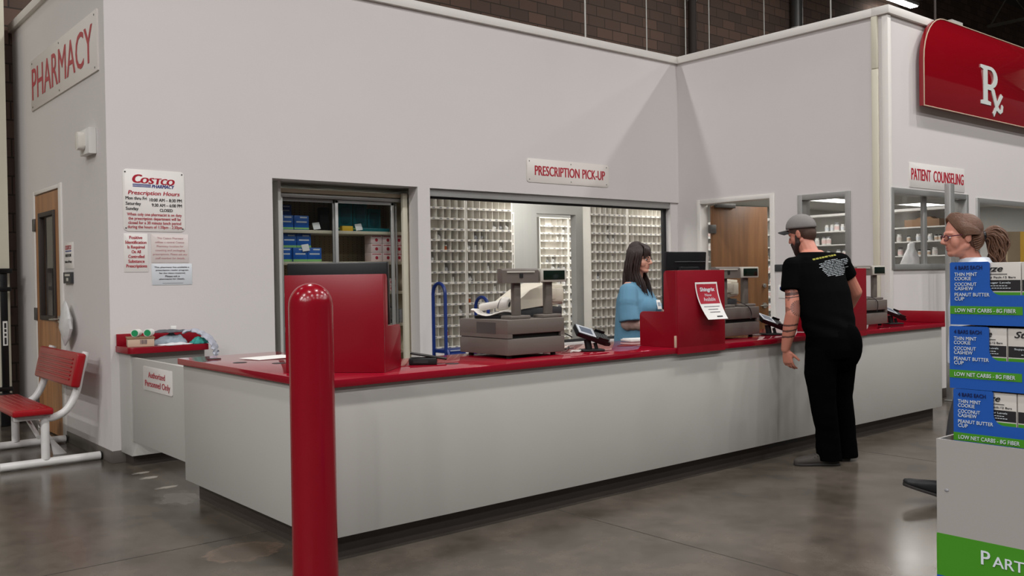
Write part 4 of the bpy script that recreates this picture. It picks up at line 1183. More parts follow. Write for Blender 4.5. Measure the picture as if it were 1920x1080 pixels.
# ------------------------------------------------------------------ glass cabinet behind the left hatch
cy, cx0, cx1 = 3.50, 1.485, 2.86
gc = thing('glass_cabinet', (cx0, cy, 0), 'tan display cabinet with sliding glass doors in the left hatch', 'cabinet')
CW = cx1 - cx0
MB().box(0, 0.025, 0.0, 0.46, 0, 2.09).build('side_panel', M['tan'], gc, smooth=False)
MB().box(CW - 0.025, CW, 0.0, 0.46, 0, 2.09).build('side_panel', M['tan'], gc, smooth=False)
MB().box(0.025, CW - 0.025, 0.44, 0.46, 0, 2.09).build('back_panel', M['peg'], gc, smooth=False)
MB().box(0.0, CW, -0.01, 0.46, 2.09, 2.125, 0.003).build('top', M['tan'], gc)
MB().box(0.0, CW, -0.012, 0.06, 2.05, 2.082, 0.003).box(0.0, 0.03, -0.012, 0.03, 0.1, 2.05, 0.003).box(CW - 0.03, CW, -0.012, 0.03, 0.1, 2.05, 0.003).build('track_frame', M['alu'], gc)
SHZ = (1.775, 1.495, 1.215, 0.91, 0.655, 0.36)
for z in SHZ:
    MB().box(0.03, CW - 0.03, 0.07, 0.44, z - 0.028, z, 0.002).build('shelf', M['tan'], gc)
ph = MB()
for i in range(26):
    for k in range(35):
        ph.box(0.06 + i * 0.05, 0.066 + i * 0.05, 0.4385, 0.4402, 1.28 + k * 0.0225, 1.286 + k * 0.0225)
ph.build('peg_holes', M['hole'], gc, smooth=False)
def slider(x0, x1, y, wl, wr):
    d = MB().box(x0, x0 + wl, y, y + 0.018, 0.12, 2.045, 0.002).box(x1 - wr, x1, y, y + 0.018, 0.12, 2.045, 0.002).box(x0, x1, y, y + 0.018, 2.02, 2.045).box(x0, x1, y, y + 0.018, 0.12, 0.15).build('sliding_door', M['alu'], gc)
    MB().box(x0 + wl, x1 - wr, y + 0.006, y + 0.010, 0.15, 2.02).build('pane', M['glass_cab'], d, smooth=False)
slider(0.03, 0.585, 0.035, 0.012, 0.05)
slider(0.545, 1.165, 0.008, 0.03, 0.035)
MB().box(1.195, 1.213, 0.035, 0.05, 0.12, 2.045, 0.002).build('rear_door_edge', M['alu'], gc)
tag(MB().box(0, 0.05, 0, 0.04, 0, 2.13, 0.004).build('cabinet_filler', M['cream'], None, (2.70, 3.43, 0)), 'pale upright filler strip at the right side of the glass cabinet hatch', 'filler strip')

def crate_of_boxes(name, spots, sz, m, band, label, group, bandz=None, dot=False, seed=0):
    proto = None
    for i, (x, y, z, rz) in enumerate(spots):
        if proto is None:
            proto = thing(name, (x, y, z + 0.001), label, 'box', group, rz)
            MB().box(-sz[0] / 2, sz[0] / 2, 0, sz[1], 0, sz[2], 0.001).build('carton', m, proto)
            if bandz: MB().box(-sz[0] / 2 - 0.0006, sz[0] / 2 + 0.0006, -0.0008, 0.002, bandz[0], bandz[1]).build('band', band, proto, smooth=False)
            if not dot:
                MB().box(-sz[0] * 0.36, sz[0] * 0.36, -0.0009, 0.002, sz[2] * 0.50, sz[2] * 0.60).box(-sz[0] * 0.1, sz[0] * 0.38, -0.0009, 0.002, sz[2] * 0.82, sz[2] * 0.92).build('pale_print', M['ink_white'], proto, smooth=False)
            if dot:
                MB().cyl((0, 0.001, sz[2] * 0.42), (0, -0.001, sz[2] * 0.42), 0.016, 12).build('red_mark', M['crimson'], proto)
                MB().box(-sz[0] * 0.4, sz[0] * 0.4, -0.0009, 0.002, sz[2] * 0.80, sz[2] * 0.88).build('print', M['crimson'], proto, smooth=False)
        else: copy_thing(proto, (x, y, z + 0.001), None, rz)
y0 = cy + 0.09
S1, S2, S3, S4 = [q + 0.0008 for q in SHZ[:4]]
crate_of_boxes('blue_carton', [(cx0 + 0.105, y0, S1, 0), (cx0 + 0.255, y0, S1, 0.03)], (0.142, 0.12, 0.125), M['bluebox'], M['lime'], 'blue carton at the front of the top shelf in the glass cabinet', 'blue cartons on the top cabinet shelf', (0.004, 0.02))
crate_of_boxes('dark_blue_carton', [(cx0 + 0.11, y0 + 0.135, S1, 0), (cx0 + 0.26, y0 + 0.135, S1, 0), (cx0 + 0.15, y0 + 0.12, S1 + 0.114, 0.05)], (0.142, 0.12, 0.112), M['bluebox2'], M['lime'], 'dark blue carton at the back of the top cabinet shelf', 'dark blue cartons on the top cabinet shelf')
crate_of_boxes('tall_blue_carton', [(cx0 + 0.10, y0 + 0.02, S2, 0), (cx0 + 0.238, y0, S2, 0), (cx0 + 0.376, y0, S2, 0), (cx0 + 0.15, y0 + 0.03, S2 + 0.1235, 0), (cx0 + 0.29, y0 + 0.03, S2 + 0.1235, 0)], (0.135, 0.12, 0.122), M['bluebox'], M['lime'], 'blue carton with a green band stacked on the second cabinet shelf', 'blue cartons with green bands', (0.0, 0.02))
crate_of_boxes('pink_carton', [(cx0 + 1.03 + 0.125 * i, y0 + 0.02, S2 + 0.0835 * k + (0.0), 0.02 * (i - 1)) for k in range(3) for i in range(3) if not (k == 0 and i == 3)], (0.118, 0.12, 0.082), M['pinkbox'], None, 'pale pink carton with a red dot on the second cabinet shelf', 'pink cartons on the second cabinet shelf', dot=True)
crate_of_boxes('small_pink_carton', [(cx0 + 1.06 + 0.13 * i, y0 + 0.02, S3 + 0.0595 * k, 0) for k in range(2) for i in range(2)], (0.12, 0.12, 0.058), M['pinkbox'], None, 'flat pale pink carton on the third cabinet shelf', 'pink cartons on the third cabinet shelf', dot=True)
for i, (x, z, w2, h2, lab) in enumerate(((0.74, S1, 0.15, 0.27, 'teal blister pack standing left on the top cabinet shelf'), (0.905, S1, 0.15, 0.30, 'teal blister pack in the middle of the top cabinet shelf'), (1.065, S1, 0.15, 0.22, 'teal blister pack leaning right on the top cabinet shelf'))):
    c = thing('blister_pack', (cx0 + x, y0 + 0.09 + 0.012 * i, z), lab, 'blister pack', 'teal blister packs in the cabinet', R((-3, 0, 3)[i]))
    MB().box(-w2 / 2, w2 / 2, 0, 0.004, 0, h2, 0.0015).build('card', M['teal'], c)
    MB().loft([((0, -0.001, h2 * 0.55), (w2 * 0.34, 0, 0), (0, 0, h2 * 0.3)), ((0, -0.02, h2 * 0.55), (w2 * 0.3, 0, 0), (0, 0, h2 * 0.26))], 18, power=3.5).build('blister', M['plastic_film'], c)
    MB().box(-w2 * 0.5, w2 * 0.5, -0.001, 0.002, 0.02, 0.035).build('band', M['lime'], c)
tag(MB().box(-0.055, 0.055, 0, 0.05, 0, 0.045, 0.002).build('yellow_carton', M['yellow'], None, (cx0 + 0.71, y0 - 0.01, S1)), 'yellow carton on the top cabinet shelf beside the teal packs', 'box')
tag(MB().box(-0.16, 0.16, 0, 0.05, 0, 0.03, 0.002).build('teal_carton', M['teal'], None, (cx0 + 1.0, y0 - 0.005, S1)), 'flat teal carton lying before the teal blister packs', 'box')
tag(MB().box(-0.05, 0.05, 0, 0.06, 0, 0.22, 0.01).build('black_case', M['black'], None, (cx0 + 0.56, y0 + 0.14, S1)), 'black case behind the middle stile on the top cabinet shelf', 'case')
for i, (x, z, lab) in enumerate(((0.40, S1, 'white price card on the top cabinet shelf, left of the middle stile'), (0.83, S1, 'white price card on the top cabinet shelf, in front of the teal packs'), (0.29, S2 + 0.085, 'white price card on the stack of blue cartons on the second shelf'))):
    mt = Matrix.Rotation(R(-14), 4, 'X') @ Matrix.Rotation(R(-8), 4, 'Y')
    tag(MB().box(-0.035, 0.035, 0, 0.002, 0, 0.062, 0, 1, mt).build('price_card', M['paper'], None, (cx0 + x, y0 - 0.015, z + 0.008), smooth=False), lab, 'price card')
fn = thing('round_mirror', (cx0 + 1.16, y0 + 0.05, S4), 'small black round mirror on a stand on the lower cabinet shelf', 'mirror')
MB().cyl((0, -0.012, 0.09), (0, 0.012, 0.09), 0.075, 24).build('frame', M['black'], fn)
MB().cyl((0, -0.014, 0.09), (0, -0.011, 0.09), 0.062, 24).build('glass', M['steel'], fn)
MB().box(-0.05, 0.05, -0.03, 0.03, 0, 0.015, 0.004).build('stand', M['black'], fn)
tag(MB().box(-0.045, 0.045, 0, 0.1, 0, 0.13, 0.004).build('grey_carton', M['bag2'], None, (cx0 + 1.28, y0 + 0.02, S4)), 'grey carton on the lower cabinet shelf beside the round mirror', 'box')

# ------------------------------------------------------------------ pigeonhole units
def pigeonholes(loc, W, cols, top, label, pitch=0.121, name='pigeonhole_unit', depth=0.13, skip=(), rows=18):
    t = thing(name, loc, label, 'pigeonhole unit', 'cream pigeonhole units')
    MB().box(0, 0.016, 0, depth, 0, top).box(W - 0.016, W, 0, depth, 0, top).build('side_board', M['hole_white'], t, smooth=False)
    MB().box(0.016, W - 0.016, depth - 0.012, depth, 0, top).build('back_board', M['hole_white'], t, smooth=False)
    MB().box(0, W, -0.004, depth, top, top + 0.018, 0.002).build('top_board', M['hole_white'], t)
    cw = (W - 0.032) / cols
    proto = None
    for k in range(rows):
        z = top - (k + 1) * pitch
        if z < 0.05: break
        sh_ = MB().box(0.016, W - 0.016, -0.006, depth - 0.012, z - 0.006, z).box(0.016, W - 0.016, -0.009, -0.005, z - 0.016, z + 0.008).build('shelf', M['hole_white'], t, smooth=False)
        g = MB()
        for i in range(cols): g.box(0.016 + cw * (i + 0.32), 0.016 + cw * (i + 0.68), -0.0105, -0.0085, z - 0.011, z + 0.003)
        g.build('cell_tags', M['bag2'], sh_, smooth=False)
        dv = MB()
        for i in range(1, cols):
            if (k, i) in skip: continue
            dv.box(0.016 + cw * i - 0.0025, 0.016 + cw * i + 0.0025, 0.004, depth - 0.012, z, z + pitch - 0.006)
        dv.build('dividers', M['hole_white'], sh_, smooth=False)
    t['cw'] = cw; t['pitch'] = pitch; t['top'] = top
    return t
PT = 2.245
pA = pigeonholes((3.60, 4.6, 0), 0.705, 7, PT, 'cream pigeonhole unit at the left edge of the pick-up hatch, beside the wall post', skip=((2, 3),))
pB = pigeonholes((4.312, 4.6, 0), 0.69, 7, PT, 'cream pigeonhole unit left of the lit doorway, second from the left')
pC = pigeonholes((6.30, 4.6, 0), 0.695, 7, PT, 'cream pigeonhole unit right of the lit doorway, behind the pharmacist', skip=())
pD = pigeonholes((7.005, 4.6, 0), 0.705, 7, PT, 'cream pigeonhole unit at the right end of the pick-up hatch')
pE = pigeonholes((7.55, 7.0, 0), 0.62, 5, 2.25, 'cream pigeonhole unit seen through the lit doorway, left bay', 0.118, skip=((0, 2), (1, 2), (3, 3), (4, 2), (4, 3), (3, 2)))
pF = pigeonholes((8.18, 7.0, 0), 0.50, 5, 2.25, 'cream pigeonhole unit seen through the lit doorway, right bay', 0.118, skip=((4, 2),))
pG = pigeonholes((5.02, 4.78, 0), 0.16, 2, 2.10, 'narrow shaded pigeonhole unit beside the grey wall left of the lit doorway', 0.121)

def crumple(seed, w_, h_, d_):
    mb = MB().ell((0, 0, h_ / 2), (w_ / 2, d_ / 2, h_ / 2), None, 12, 8)
    for v in mb.bm.verts:
        q = noise.noise_vector(v.co * 38 + V((seed * 7.7, seed, 0)))
        v.co += V((q.x * w_ * 0.28, q.y * d_ * 0.25, q.z * h_ * 0.22))
        v.co.z = max(0.0, v.co.z)
    return mb
bag_meshes = []
for k in range(5):
    me = crumple(k + 1, 0.07, 0.075, 0.07).mesh('bag', True, 25)
    me.materials.append(M['bag'] if k < 3 else M['bag2'])
    bag_meshes.append(me)
cap_me = MB().cyl((0, 0, 0.052), (0, 0, 0.066), 0.017, 12).mesh('bottle_cap'); cap_me.materials.append(M['paper'])
bot_me = MB().lathe([(0.015, 0), (0.0165, 0.004), (0.0165, 0.045), (0.012, 0.053), (0.0, 0.053)], 12).mesh('bottle_body')
bot_me.materials.append(M['amber'])
def fill(unit, bags, label, group, bl=0.5):
    cw, pitch, top = unit['cw'], unit['pitch'], unit['top']
    for (r_, c_, kind) in bags:
        z = top - (r_ + 1) * pitch + 0.001
        x = unit.location.x + 0.016 + cw * (c_ + 0.5); y = unit.location.y + 0.048
        if kind == 'b':
            o = bpy.data.objects.new('prescription_bag', random.choice(bag_meshes)); COL.objects.link(o)
            o.location = (x + random.uniform(-.006, .006), y, z); o.rotation_euler = (0, 0, random.uniform(0, 6)); s_ = random.uniform(0.7, 0.9); o.scale = (s_, s_, s_)
            tag(o, label, 'bag', group)
        else:
            t = thing('pill_bottle', (x, y, z), label.replace('crumpled pharmacy bag', 'capped pill bottle').replace('crumpled', 'capped'), 'bottle', group.replace('bags', 'bottles'))
            link('bottle', bot_me if kind == 'a' else white_bot, None, t); link('cap', cap_me, None, t)
white_bot = bot_me.copy(); white_bot.materials.clear(); white_bot.materials.append(M['bottle'])
fill(pA, [(4, 4, 'a'), (7, 5, 'w'), (9, 3, 'w'), (5, 2, 'b'), (6, 4, 'b'), (10, 6, 'b'), (11, 6, 'b'), (3, 3, 'b'), (8, 3, 'b'), (12, 4, 'a'), (13, 4, 'b')], 'crumpled pharmacy bag in a cell of the leftmost pigeonhole unit', 'pharmacy bags in the leftmost pigeonholes')
fill(pB, [(2, 4, 'b'), (2, 5, 'b'), (2, 6, 'b'), (3, 1, 'b'), (3, 2, 'b'), (4, 0, 'b'), (4, 1, 'w'), (4, 2, 'w'), (7, 0, 'b'), (4, 5, 'b'), (6, 3, 'w'), (8, 4, 'w'), (9, 0, 'a'), (9, 6, 'a'), (10, 2, 'b'), (10, 4, 'b')], 'crumpled pharmacy bag in a cell of the pigeonhole unit left of the lit doorway', 'pharmacy bags in the second pigeonhole unit')
fill(pC, [(2, 3, 'b'), (3, 3, 'b'), (3, 4, 'b'), (5, 4, 'w'), (7, 1, 'b')], 'crumpled pharmacy bag in a cell of the pigeonhole unit behind the pharmacist', 'pharmacy bags behind the pharmacist')
spE = [(2, 4, 'w'), (2, 3, 'w'), (1, 4, 'b'), (5, 1, 'b'), (5, 2, 'b'), (6, 2, 'b'), (6, 3, 'b'), (6, 4, 'b')] + [(r_, c_, 'b') for r_ in range(7, 15) for c_ in range(2, 5) if (r_ * 5 + c_) % 3]
fill(pE, spE, 'crumpled pharmacy bag in the left bay seen through the lit doorway', 'pharmacy bags in the left rear bay')
spF = [(3, 1, 'b'), (3, 3, 'b'), (2, 0, 'b'), (4, 0, 'b'), (5, 0, 'b'), (5, 2, 'a'), (5, 3, 'b'), (6, 0, 'b'), (6, 1, 'b'), (7, 1, 'b'), (7, 2, 'a')] + [(r_, c_, 'b') for r_ in range(8, 16) for c_ in range(0, 4) if (r_ * 3 + c_) % 4]
fill(pF, spF, 'crumpled pharmacy bag in the right bay seen through the lit doorway', 'pharmacy bags in the right rear bay')

# ------------------------------------------------------------------ blue rolling step ladder and hand truck behind the counter
ld = thing('step_ladder', (2.66, 2.72, 0), 'blue step ladder with a tall hoop handrail in front of the left pigeonholes', 'step ladder')
def hoop(x, ya, yb, z0, zt, r=0.0155):
    rr = abs(yb - ya) / 2; cyy = (ya + yb) / 2
    return [(x, ya, z0)] + [(x, cyy - math.copysign(rr, yb - ya) * math.cos(a), zt - rr + rr * math.sin(a)) for a in [PI * k / 10 for k in range(11)]] + [(x, yb, z0)]
MB().tube(hoop(0, 0.0, 0.185, 0.0, 1.285), 0.0155, 12).build('handrail', M['navy'], ld)
for k, z in enumerate((0.24, 0.48, 0.70)):
    MB().box(-0.01, 0.42, -0.02 + (2 - k) * -0.16, 0.20 + (2 - k) * -0.16, z - 0.03, z, 0.004).build('step', M['navy'], ld)
    MB().box(0.03, 0.40, -0.024 + (2 - k) * -0.16, -0.018 + (2 - k) * -0.16, z - 0.012, z - 0.004).build('nosing', M['silver'], ld)
MB().cyl((0.0, -0.34, 0.0), (0.0, -0.02, 0.70), 0.0145, 10).cyl((0.42, -0.34, 0.0), (0.42, -0.02, 0.70), 0.0145, 10).cyl((0.42, 0.185, 0.0), (0.42, 0.185, 0.70), 0.0145, 10).cyl((0.0, 0.0, 0.6), (0.0, 0.0, 0.0), 0.0145, 10).build('frame_tubes', M['navy'], ld)
MB().box(0.03, 0.20, -0.025, 0.01, 0.56, 0.67, 0.004).build('front_plate', M['navy'], ld)
ht = thing('hand_truck', (3.12, 2.70, 0), 'blue hand truck hoop showing behind the scanner and register', 'hand truck')
MB().tube(hoop(0, 0.0, 0.185, 0.12, 1.152), 0.0155, 12).build('handle', M['navy'], ht)
MB().box(-0.02, 0.02, 0.0, 0.185, 0.5, 0.53, 0.004).box(-0.02, 0.02, 0.0, 0.185, 0.8, 0.83, 0.004).build('cross_bar', M['navy'], ht)
MB().box(-0.02, 0.28, -0.05, 0.235, 0.02, 0.03, 0.002).box(-0.02, 0.0, 0.0, 0.185, 0.03, 0.2).build('toe_plate', M['navy'], ht)
for yy in (-0.06, 0.245):
    MB().cyl((-0.03, yy - 0.02, 0.09), (-0.03, yy + 0.02, 0.09), 0.09, 20).build('wheel', M['blackm'], ht)

# ------------------------------------------------------------------ bottle shelves in the inner room (seen through the door and windows)
SX = 8.6
def bottle_rack(y0, y1, label):
    t = thing('bottle_rack', (SX, y0, 0), label, 'shelf unit', 'white shelf units in the inner room')
    W = y1 - y0
    MB().box(0, 0.30, 0, 0.02, 0, 2.04).box(0, 0.30, W - 0.02, W, 0, 2.04).build('side_board', M['white'], t, smooth=False)
    MB().box(0.285, 0.30, 0.02, W - 0.02, 0, 2.04).build('back_board', M['troffer'], t, smooth=False)
    MB().box(-0.005, 0.30, 0, W, 2.04, 2.07).build('top_board', M['white'], t, smooth=False)
    for k in range(12):
        z = 0.15 + 0.17 * k
        if z < 1.95: MB().box(0, 0.285, 0.02, W - 0.02, z - 0.014, z).build('shelf', M['white'], t, smooth=False)
    return t
racks = [bottle_rack(1.02, 1.95, 'white bottle shelf unit seen through the counselling window'), bottle_rack(1.96, 3.0, 'white bottle shelf unit seen through the small wall window'),
         bottle_rack(3.01, 3.9, 'white bottle shelf unit seen at the free edge of the half-open door'), bottle_rack(3.91, 4.95, 'white bottle shelf unit seen at the hinge side of the half-open door')]
bottle_proto = []
for k, (r_, h_, m_) in enumerate(((0.026, 0.085, 'bottle'), (0.032, 0.105, 'bottle'), (0.022, 0.07, 'amber'), (0.03, 0.09, 'bottle'))):
    b = MB().lathe([(r_ * 0.95, 0), (r_, 0.004), (r_, h_ * 0.72), (r_ * 0.7, h_ * 0.8), (0, h_ * 0.8)], 14).mesh('bottle_body'); b.materials.append(M['bottle'])
    c = MB().lathe([(r_ * 0.78, h_ * 0.8), (r_ * 0.78, h_), (0, h_)], 14).mesh('bottle_cap'); c.materials.append([M['paper'], M['bag2'], M['charcoal'], M['bottle']][k])
    l = MB().lathe([(r_ * 1.02, h_ * 0.15), (r_ * 1.02, h_ * 0.58)], 14).mesh('bottle_label'); l.materials.append([M['sign_blue'], M['pinkbox'], M['kraft_box'], M['sign_pink']][k])
    bottle_proto.append((b, c, l, r_))
def bottles(ya, yb, zs, where, dens=0.75):
    for z in zs:
        y = ya
        while y < yb:
            b, c, l, r_ = random.choice(bottle_proto)
            y += r_ + 0.004
            if random.random() < dens:
                t = thing('medicine_bottle', (SX + random.uniform(0.05, 0.10), y, z + 0.001), 'small white medicine bottle on a shelf ' + where, 'bottle', 'medicine bottles ' + where)
                link('body', b, None, t); link('cap', c, None, t); link('label', l, None, t)
            y += r_ + random.choice((0.004, 0.02, 0.05))
ZS = [0.15 + 0.17 * k for k in range(12)]
bottles(1.18, 1.72, [ZS[8] + 0.0, ZS[9]], 'behind the counselling window')
bottles(2.10, 2.90, [ZS[8], ZS[9], ZS[10]], 'behind the small wall window', 0.6)
bottles(3.38, 3.62, ZS[3:11], 'at the free edge of the half-open door')
bottles(4.36, 4.62, ZS[4:11], 'at the hinge side of the half-open door')
bxk = thing('storage_carton', (SX + 0.03, 1.20, ZS[10] + 0.001), 'brown carton on the upper shelf behind the counselling window', 'box')
MB().box(0, 0.2, 0, 0.42, 0, 0.085, 0.002).build('carton', M['kraft'], bxk)
MB().prism([(0.08, 0.085), (0.3, 0.085), (0.26, 0.105), (0.12, 0.115)], 'x', 0.02, 0.16).build('flap', M['kraft'], bxk)
# bagged white bundle and work counter behind the counselling windows
for wx, wl, wn in ((6.75, 1.80, 'left'), (8.98, 2.6, 'right-hand')):
    wc = thing('work_counter', (wx, 0.86, 0), 'pale work counter inside the %s counselling window' % wn, 'counter')
    MB().box(0, wl, 0, 0.62, 0.86, 0.90, 0.002).build('top', M['troffer'], wc)
    MB().box(0.05, wl - 0.05, 0.05, 0.55, 0, 0.86).build('body', M['wall_dim'], wc, smooth=False)
wb = MB()
prof_ = [(0, .25), (.08, .245), (.18, .24), (.28, .225), (.36, .20), (.44, .165), (.52, .13), (.58, .10), (.64, .07), (.68, .045), (.70, .015)]
wb.loft([((0.05 * z, 0, z), (w_, 0, 0), (0, w_ * 0.5, 0)) for z, w_ in prof_], 30)
for v in wb.bm.verts: v.co += noise.noise_vector(v.co * 11) * 0.03 + noise.noise_vector(v.co * 30) * 0.012
tag(wb.build('plastic_sack', M['bag'], None, (7.92, 1.20, 0.945), ang=70), 'white plastic sack standing inside the counselling window', 'sack')
yb = thing('sales_carton', (10.75, 1.25, 0.90), 'tall yellow-edged carton standing inside the right-hand window', 'box', None, R(-25))
MB().box(-0.14, 0.14, -0.08, 0.08, 0.45, 0.92, 0.002).build('carton', M['peg'], yb)
MB().box(0.06, 0.142, -0.082, 0.082, 0.45, 0.921, 0.001).build('yellow_side', M['yellow'], yb)
MB().box(-0.2, 0.5, -0.1, 0.1, 0.42, 0.45).box(-0.15, -0.12, -0.08, 0.08, 0, 0.42).box(0.4, 0.43, -0.08, 0.08, 0, 0.42).build('riser', M['white'], yb)
for k in range(3):
    t = thing('tall_bottle', (10.98 + 0.11 * k, 1.15 - 0.05 * k, 1.352), 'tall pale yellow bottle inside the right-hand window, %s of three' % ('left', 'middle', 'right')[k], 'bottle', 'tall pale bottles in the right-hand window')
    MB().lathe([(0.035, 0), (0.036, 0.13), (0.012, 0.165), (0.012, 0.19), (0, 0.19)], 16).build('body', M['hole_white'], t)
    MB().lathe([(0.015, 0.18), (0.015, 0.21), (0, 0.21)], 12).build('cap', M['bottle'], t)
for k in range(4):
    tag(crumple(20 + k, 0.28, 0.14, 0.2).build('paper_clutter', (M['bag'], M['bag2'], M['green_lid'], M['bag'])[k] if k != 2 else M['bag2'], None, (9.6 + 0.42 * k, 1.12, 0.90)), 'crumpled pack on the work counter inside the right-hand window, number %d from the left' % (k + 1) if False else 'crumpled pack on the work counter inside the right-hand window, ' + ('leftmost', 'second from left', 'third from left', 'rightmost')[k], 'pack')

# ------------------------------------------------------------------ carton display at the right edge
BX, BY, BZ = 0.374, -2.682, 0.8937
dp = thing('carton_display', (BX, BY, 0), 'white corrugated display bin with green and blue stripes, lower right corner', 'display bin')
DW, DD = 0.62, 0.95
MB().box(0, 0.006, -DD, 0, 0.12, BZ).box(0.006, DW, -0.006, 0, 0.12, BZ).box(DW - 0.006, DW, -DD, -0.006, 0.12, BZ).box(0.006, DW - 0.006, -DD, -DD + 0.006, 0.12, BZ).box(0.006, DW - 0.006, -DD + 0.006, -0.006, 0.60, 0.612).build('bin', M['carton'], dp, smooth=False)
MB().box(-0.001, 0.001, -DD, 0.001, 0.537, 0.647).box(0.001, DW, -0.001, 0.001, 0.537, 0.647).build('green_stripe', M['c_green'], dp, smooth=False)
MB().box(-0.001, 0.001, -DD, 0.001, 0.12, 0.537).box(0.001, DW, -0.001, 0.001, 0.12, 0.537).build('blue_field', M['c_blue'], dp, smooth=False)
mb = MB()
letters(mb, 'P', 0.112, 0.135, 0.590, 0.625, (-0.0012, 0, 0), MY, ZU, 0.02); letters(mb, 'ART', 0.140, 0.215, 0.590, 0.6165, (-0.0012, 0, 0), MY, ZU, 0.02)
mb.build('lettering', M['ink_white'], dp, smooth=False)
MB().ell((-0.0005, -0.026, 0.762), (0.002, 0.006, 0.004)).build('dent', M['bag2'], dp)
pal = MB().box(0.02, DW - 0.02, -DD + 0.02, -0.02, 0.10, 0.12)
for q in range(3): pal.box(0.02 + q * 0.25, 0.10 + q * 0.25, -DD + 0.02, -0.02, 0, 0.10)
pal.build('pallet', M['kraft'], dp, smooth=False)

def tray(loc, edge, label):
    """display tray; y runs towards -Y as distance s along the printed face"""
    t = thing('snack_tray', loc, label, 'carton tray', 'blue snack trays in the display bin')
    H, L, Dp = 0.164, 0.60, 0.36
    k_ = 0.101
    pf = [(0, 0), (-L, 0), (-L, 0.078)] + [(-(k_ + 0.026 - 0.026 * math.sin(a)) , 0.104 - 0.026 * math.cos(a)) for a in [PI / 2 * q / 6 for q in range(7)]] + [(-k_, H - 0.004), (-k_ + 0.004, H), (-0.003, H), (0, H - 0.003)]
    MB().prism(pf, 'x', 0, 0.003).build('front_panel', M['c_blue'], t, smooth=False)
    MB().box(0.003, Dp, -0.003, 0, 0, 0.13).box(0.003, Dp, -L, -L + 0.003, 0, 0.13).box(0.003, Dp, -L + 0.003, -0.003, 0, 0.003).box(Dp - 0.003, Dp, -L, 0, 0, 0.13).build('tray_body', M['kraft'], t, smooth=False)
    MB().box(-0.0008, 0.001, -0.18, -0.0, 0.028, 0.049).build('green_band', M['c_green'], t, smooth=False)
    O = (0, 0, 0)
    w = MB()
    for s_, u1, z0, z1 in (('THIN MINT', 0.0705, 0.1275, 0.1365), ('COOKIE', 0.0555, 0.1165, 0.1255), ('COCONUT', 0.0690, 0.1015, 0.1105), ('CASHEW', 0.0605, 0.0905, 0.0995), ('PEANUT BUTTER', 0.101, 0.0745, 0.0835), ('CUP', 0.0375, 0.0635, 0.0725)):
        letters(w, s_, 0.0125, u1, z0, z1, O, MY, ZU, 0.02)
    w.build('white_lettering', M['ink_white'], t, smooth=False)
    w = MB(); letters(w, 'LOW NET CARBS - 8G FIBER', 0.0135, 0.165, 0.033, 0.043, (-0.001, 0, 0), MY, ZU, 0.02)
    w.build('band_lettering', M['ink_white'], t, smooth=False)
    w = MB(); letters(w, '4 BARS EACH', 0.0125, 0.083, 0.145, 0.1545, O, MY, ZU, 0.04); w.build('navy_lettering', M['ink_navy'], t, smooth=False)
    return t
def snack_box(loc, label, wd):
    t = thing('bar_carton', loc, label, 'carton', 'white snack bar cartons in the trays')
    Hh = 0.157
    MB().box(0, 0.30, -wd + 0.001, -0.001, 0, Hh, 0.0008).build('carton', M['pack'], t)
    MB().box(-0.0006, 0.001, -wd + 0.002, -0.002, 0.084, 0.112).build('black_band', M['ink_black'], t, smooth=False)
    MB().box(-0.0006, 0.001, -wd + 0.002, -0.002, 0.060, 0.081).build('green_band', M['c_green'], t, smooth=False)
    w = MB()
    letters(w, 'Stabilyze', wd * 0.10, wd * 0.74, 0.129, 0.150, (0, 0, 0), MY, ZU, 0.02, 0.35)
    w.box(-0.0016, -0.0008, -wd * 0.80, -wd * 0.30, 0.1265, 0.1278)
    letters(w, 'Variety Pack-12 Bars', wd * 0.40, wd * 0.92, 0.1155, 0.1215, (0, 0, 0), MY, ZU, 0.0)
    w.build('black_lettering', M['ink_black'], t, smooth=False)
    w = MB(); letters(w, 'Supports Blood Sugar Levels', wd * 0.1, wd * 0.85, 0.1015, 0.1075, (-0.0006, 0, 0), MY, ZU, 0.0)
    letters(w, '-' * 12, wd * 0.3, wd * 0.8, 0.0965, 0.098, (-0.0006, 0, 0), MY, ZU); letters(w, '-' * 16, wd * 0.2, wd * 0.85, 0.0905, 0.092, (-0.0006, 0, 0), MY, ZU)
    w.build('pale_lettering', M['ink_white'], t, smooth=False)
    return t
TX = 0.434
tz = (0.8575, 1.0225, 1.1905)
tys = (-2.700, -2.691, -2.694)
pos = ('lowest of the three', 'middle of the three', 'topmost of the three')
proto = tray((TX, tys[0], tz[0]), 0, 'blue snack tray standing in the display bin, ' + pos[0])
for k in (1, 2): copy_thing(proto, (TX, tys[k], tz[k]), 'blue snack tray stacked in the display bin, ' + pos[k])
sb0 = None
for k, first in ((2, -2.702), (1, -2.668), (0, -2.690)):
    wd = 0.166
    for i in range(3):
        y = first - i * wd
        if k == 1 and i == 0: y = first
        yy = min(y, tys[k] - 0.004) if not (k != 2 and i == 0) else tys[k] - 0.004
        lab = 'white snack bar carton in the %s blue tray, %s along the row' % (('lowest', 'middle', 'topmost')[k], ('nearest the printed panel', 'second', 'third')[i])
        if k != 2 and i == 0: continue
        if sb0 is None: sb0 = snack_box((TX + 0.008, yy, tz[k] + 0.0045), lab, wd)
        else: copy_thing(sb0, (TX + 0.008, yy, tz[k] + 0.0045), lab)
w3 = None
for k, a, b_ in ((1, -2.695, -2.833), (0, -2.704, -2.855)):
    lab = 'white snack bar carton in the %s blue tray, nearest the printed panel' % (('lowest', 'middle')[k])
    snack_box((TX + 0.008, a, tz[k] + 0.0045), lab, a - b_)
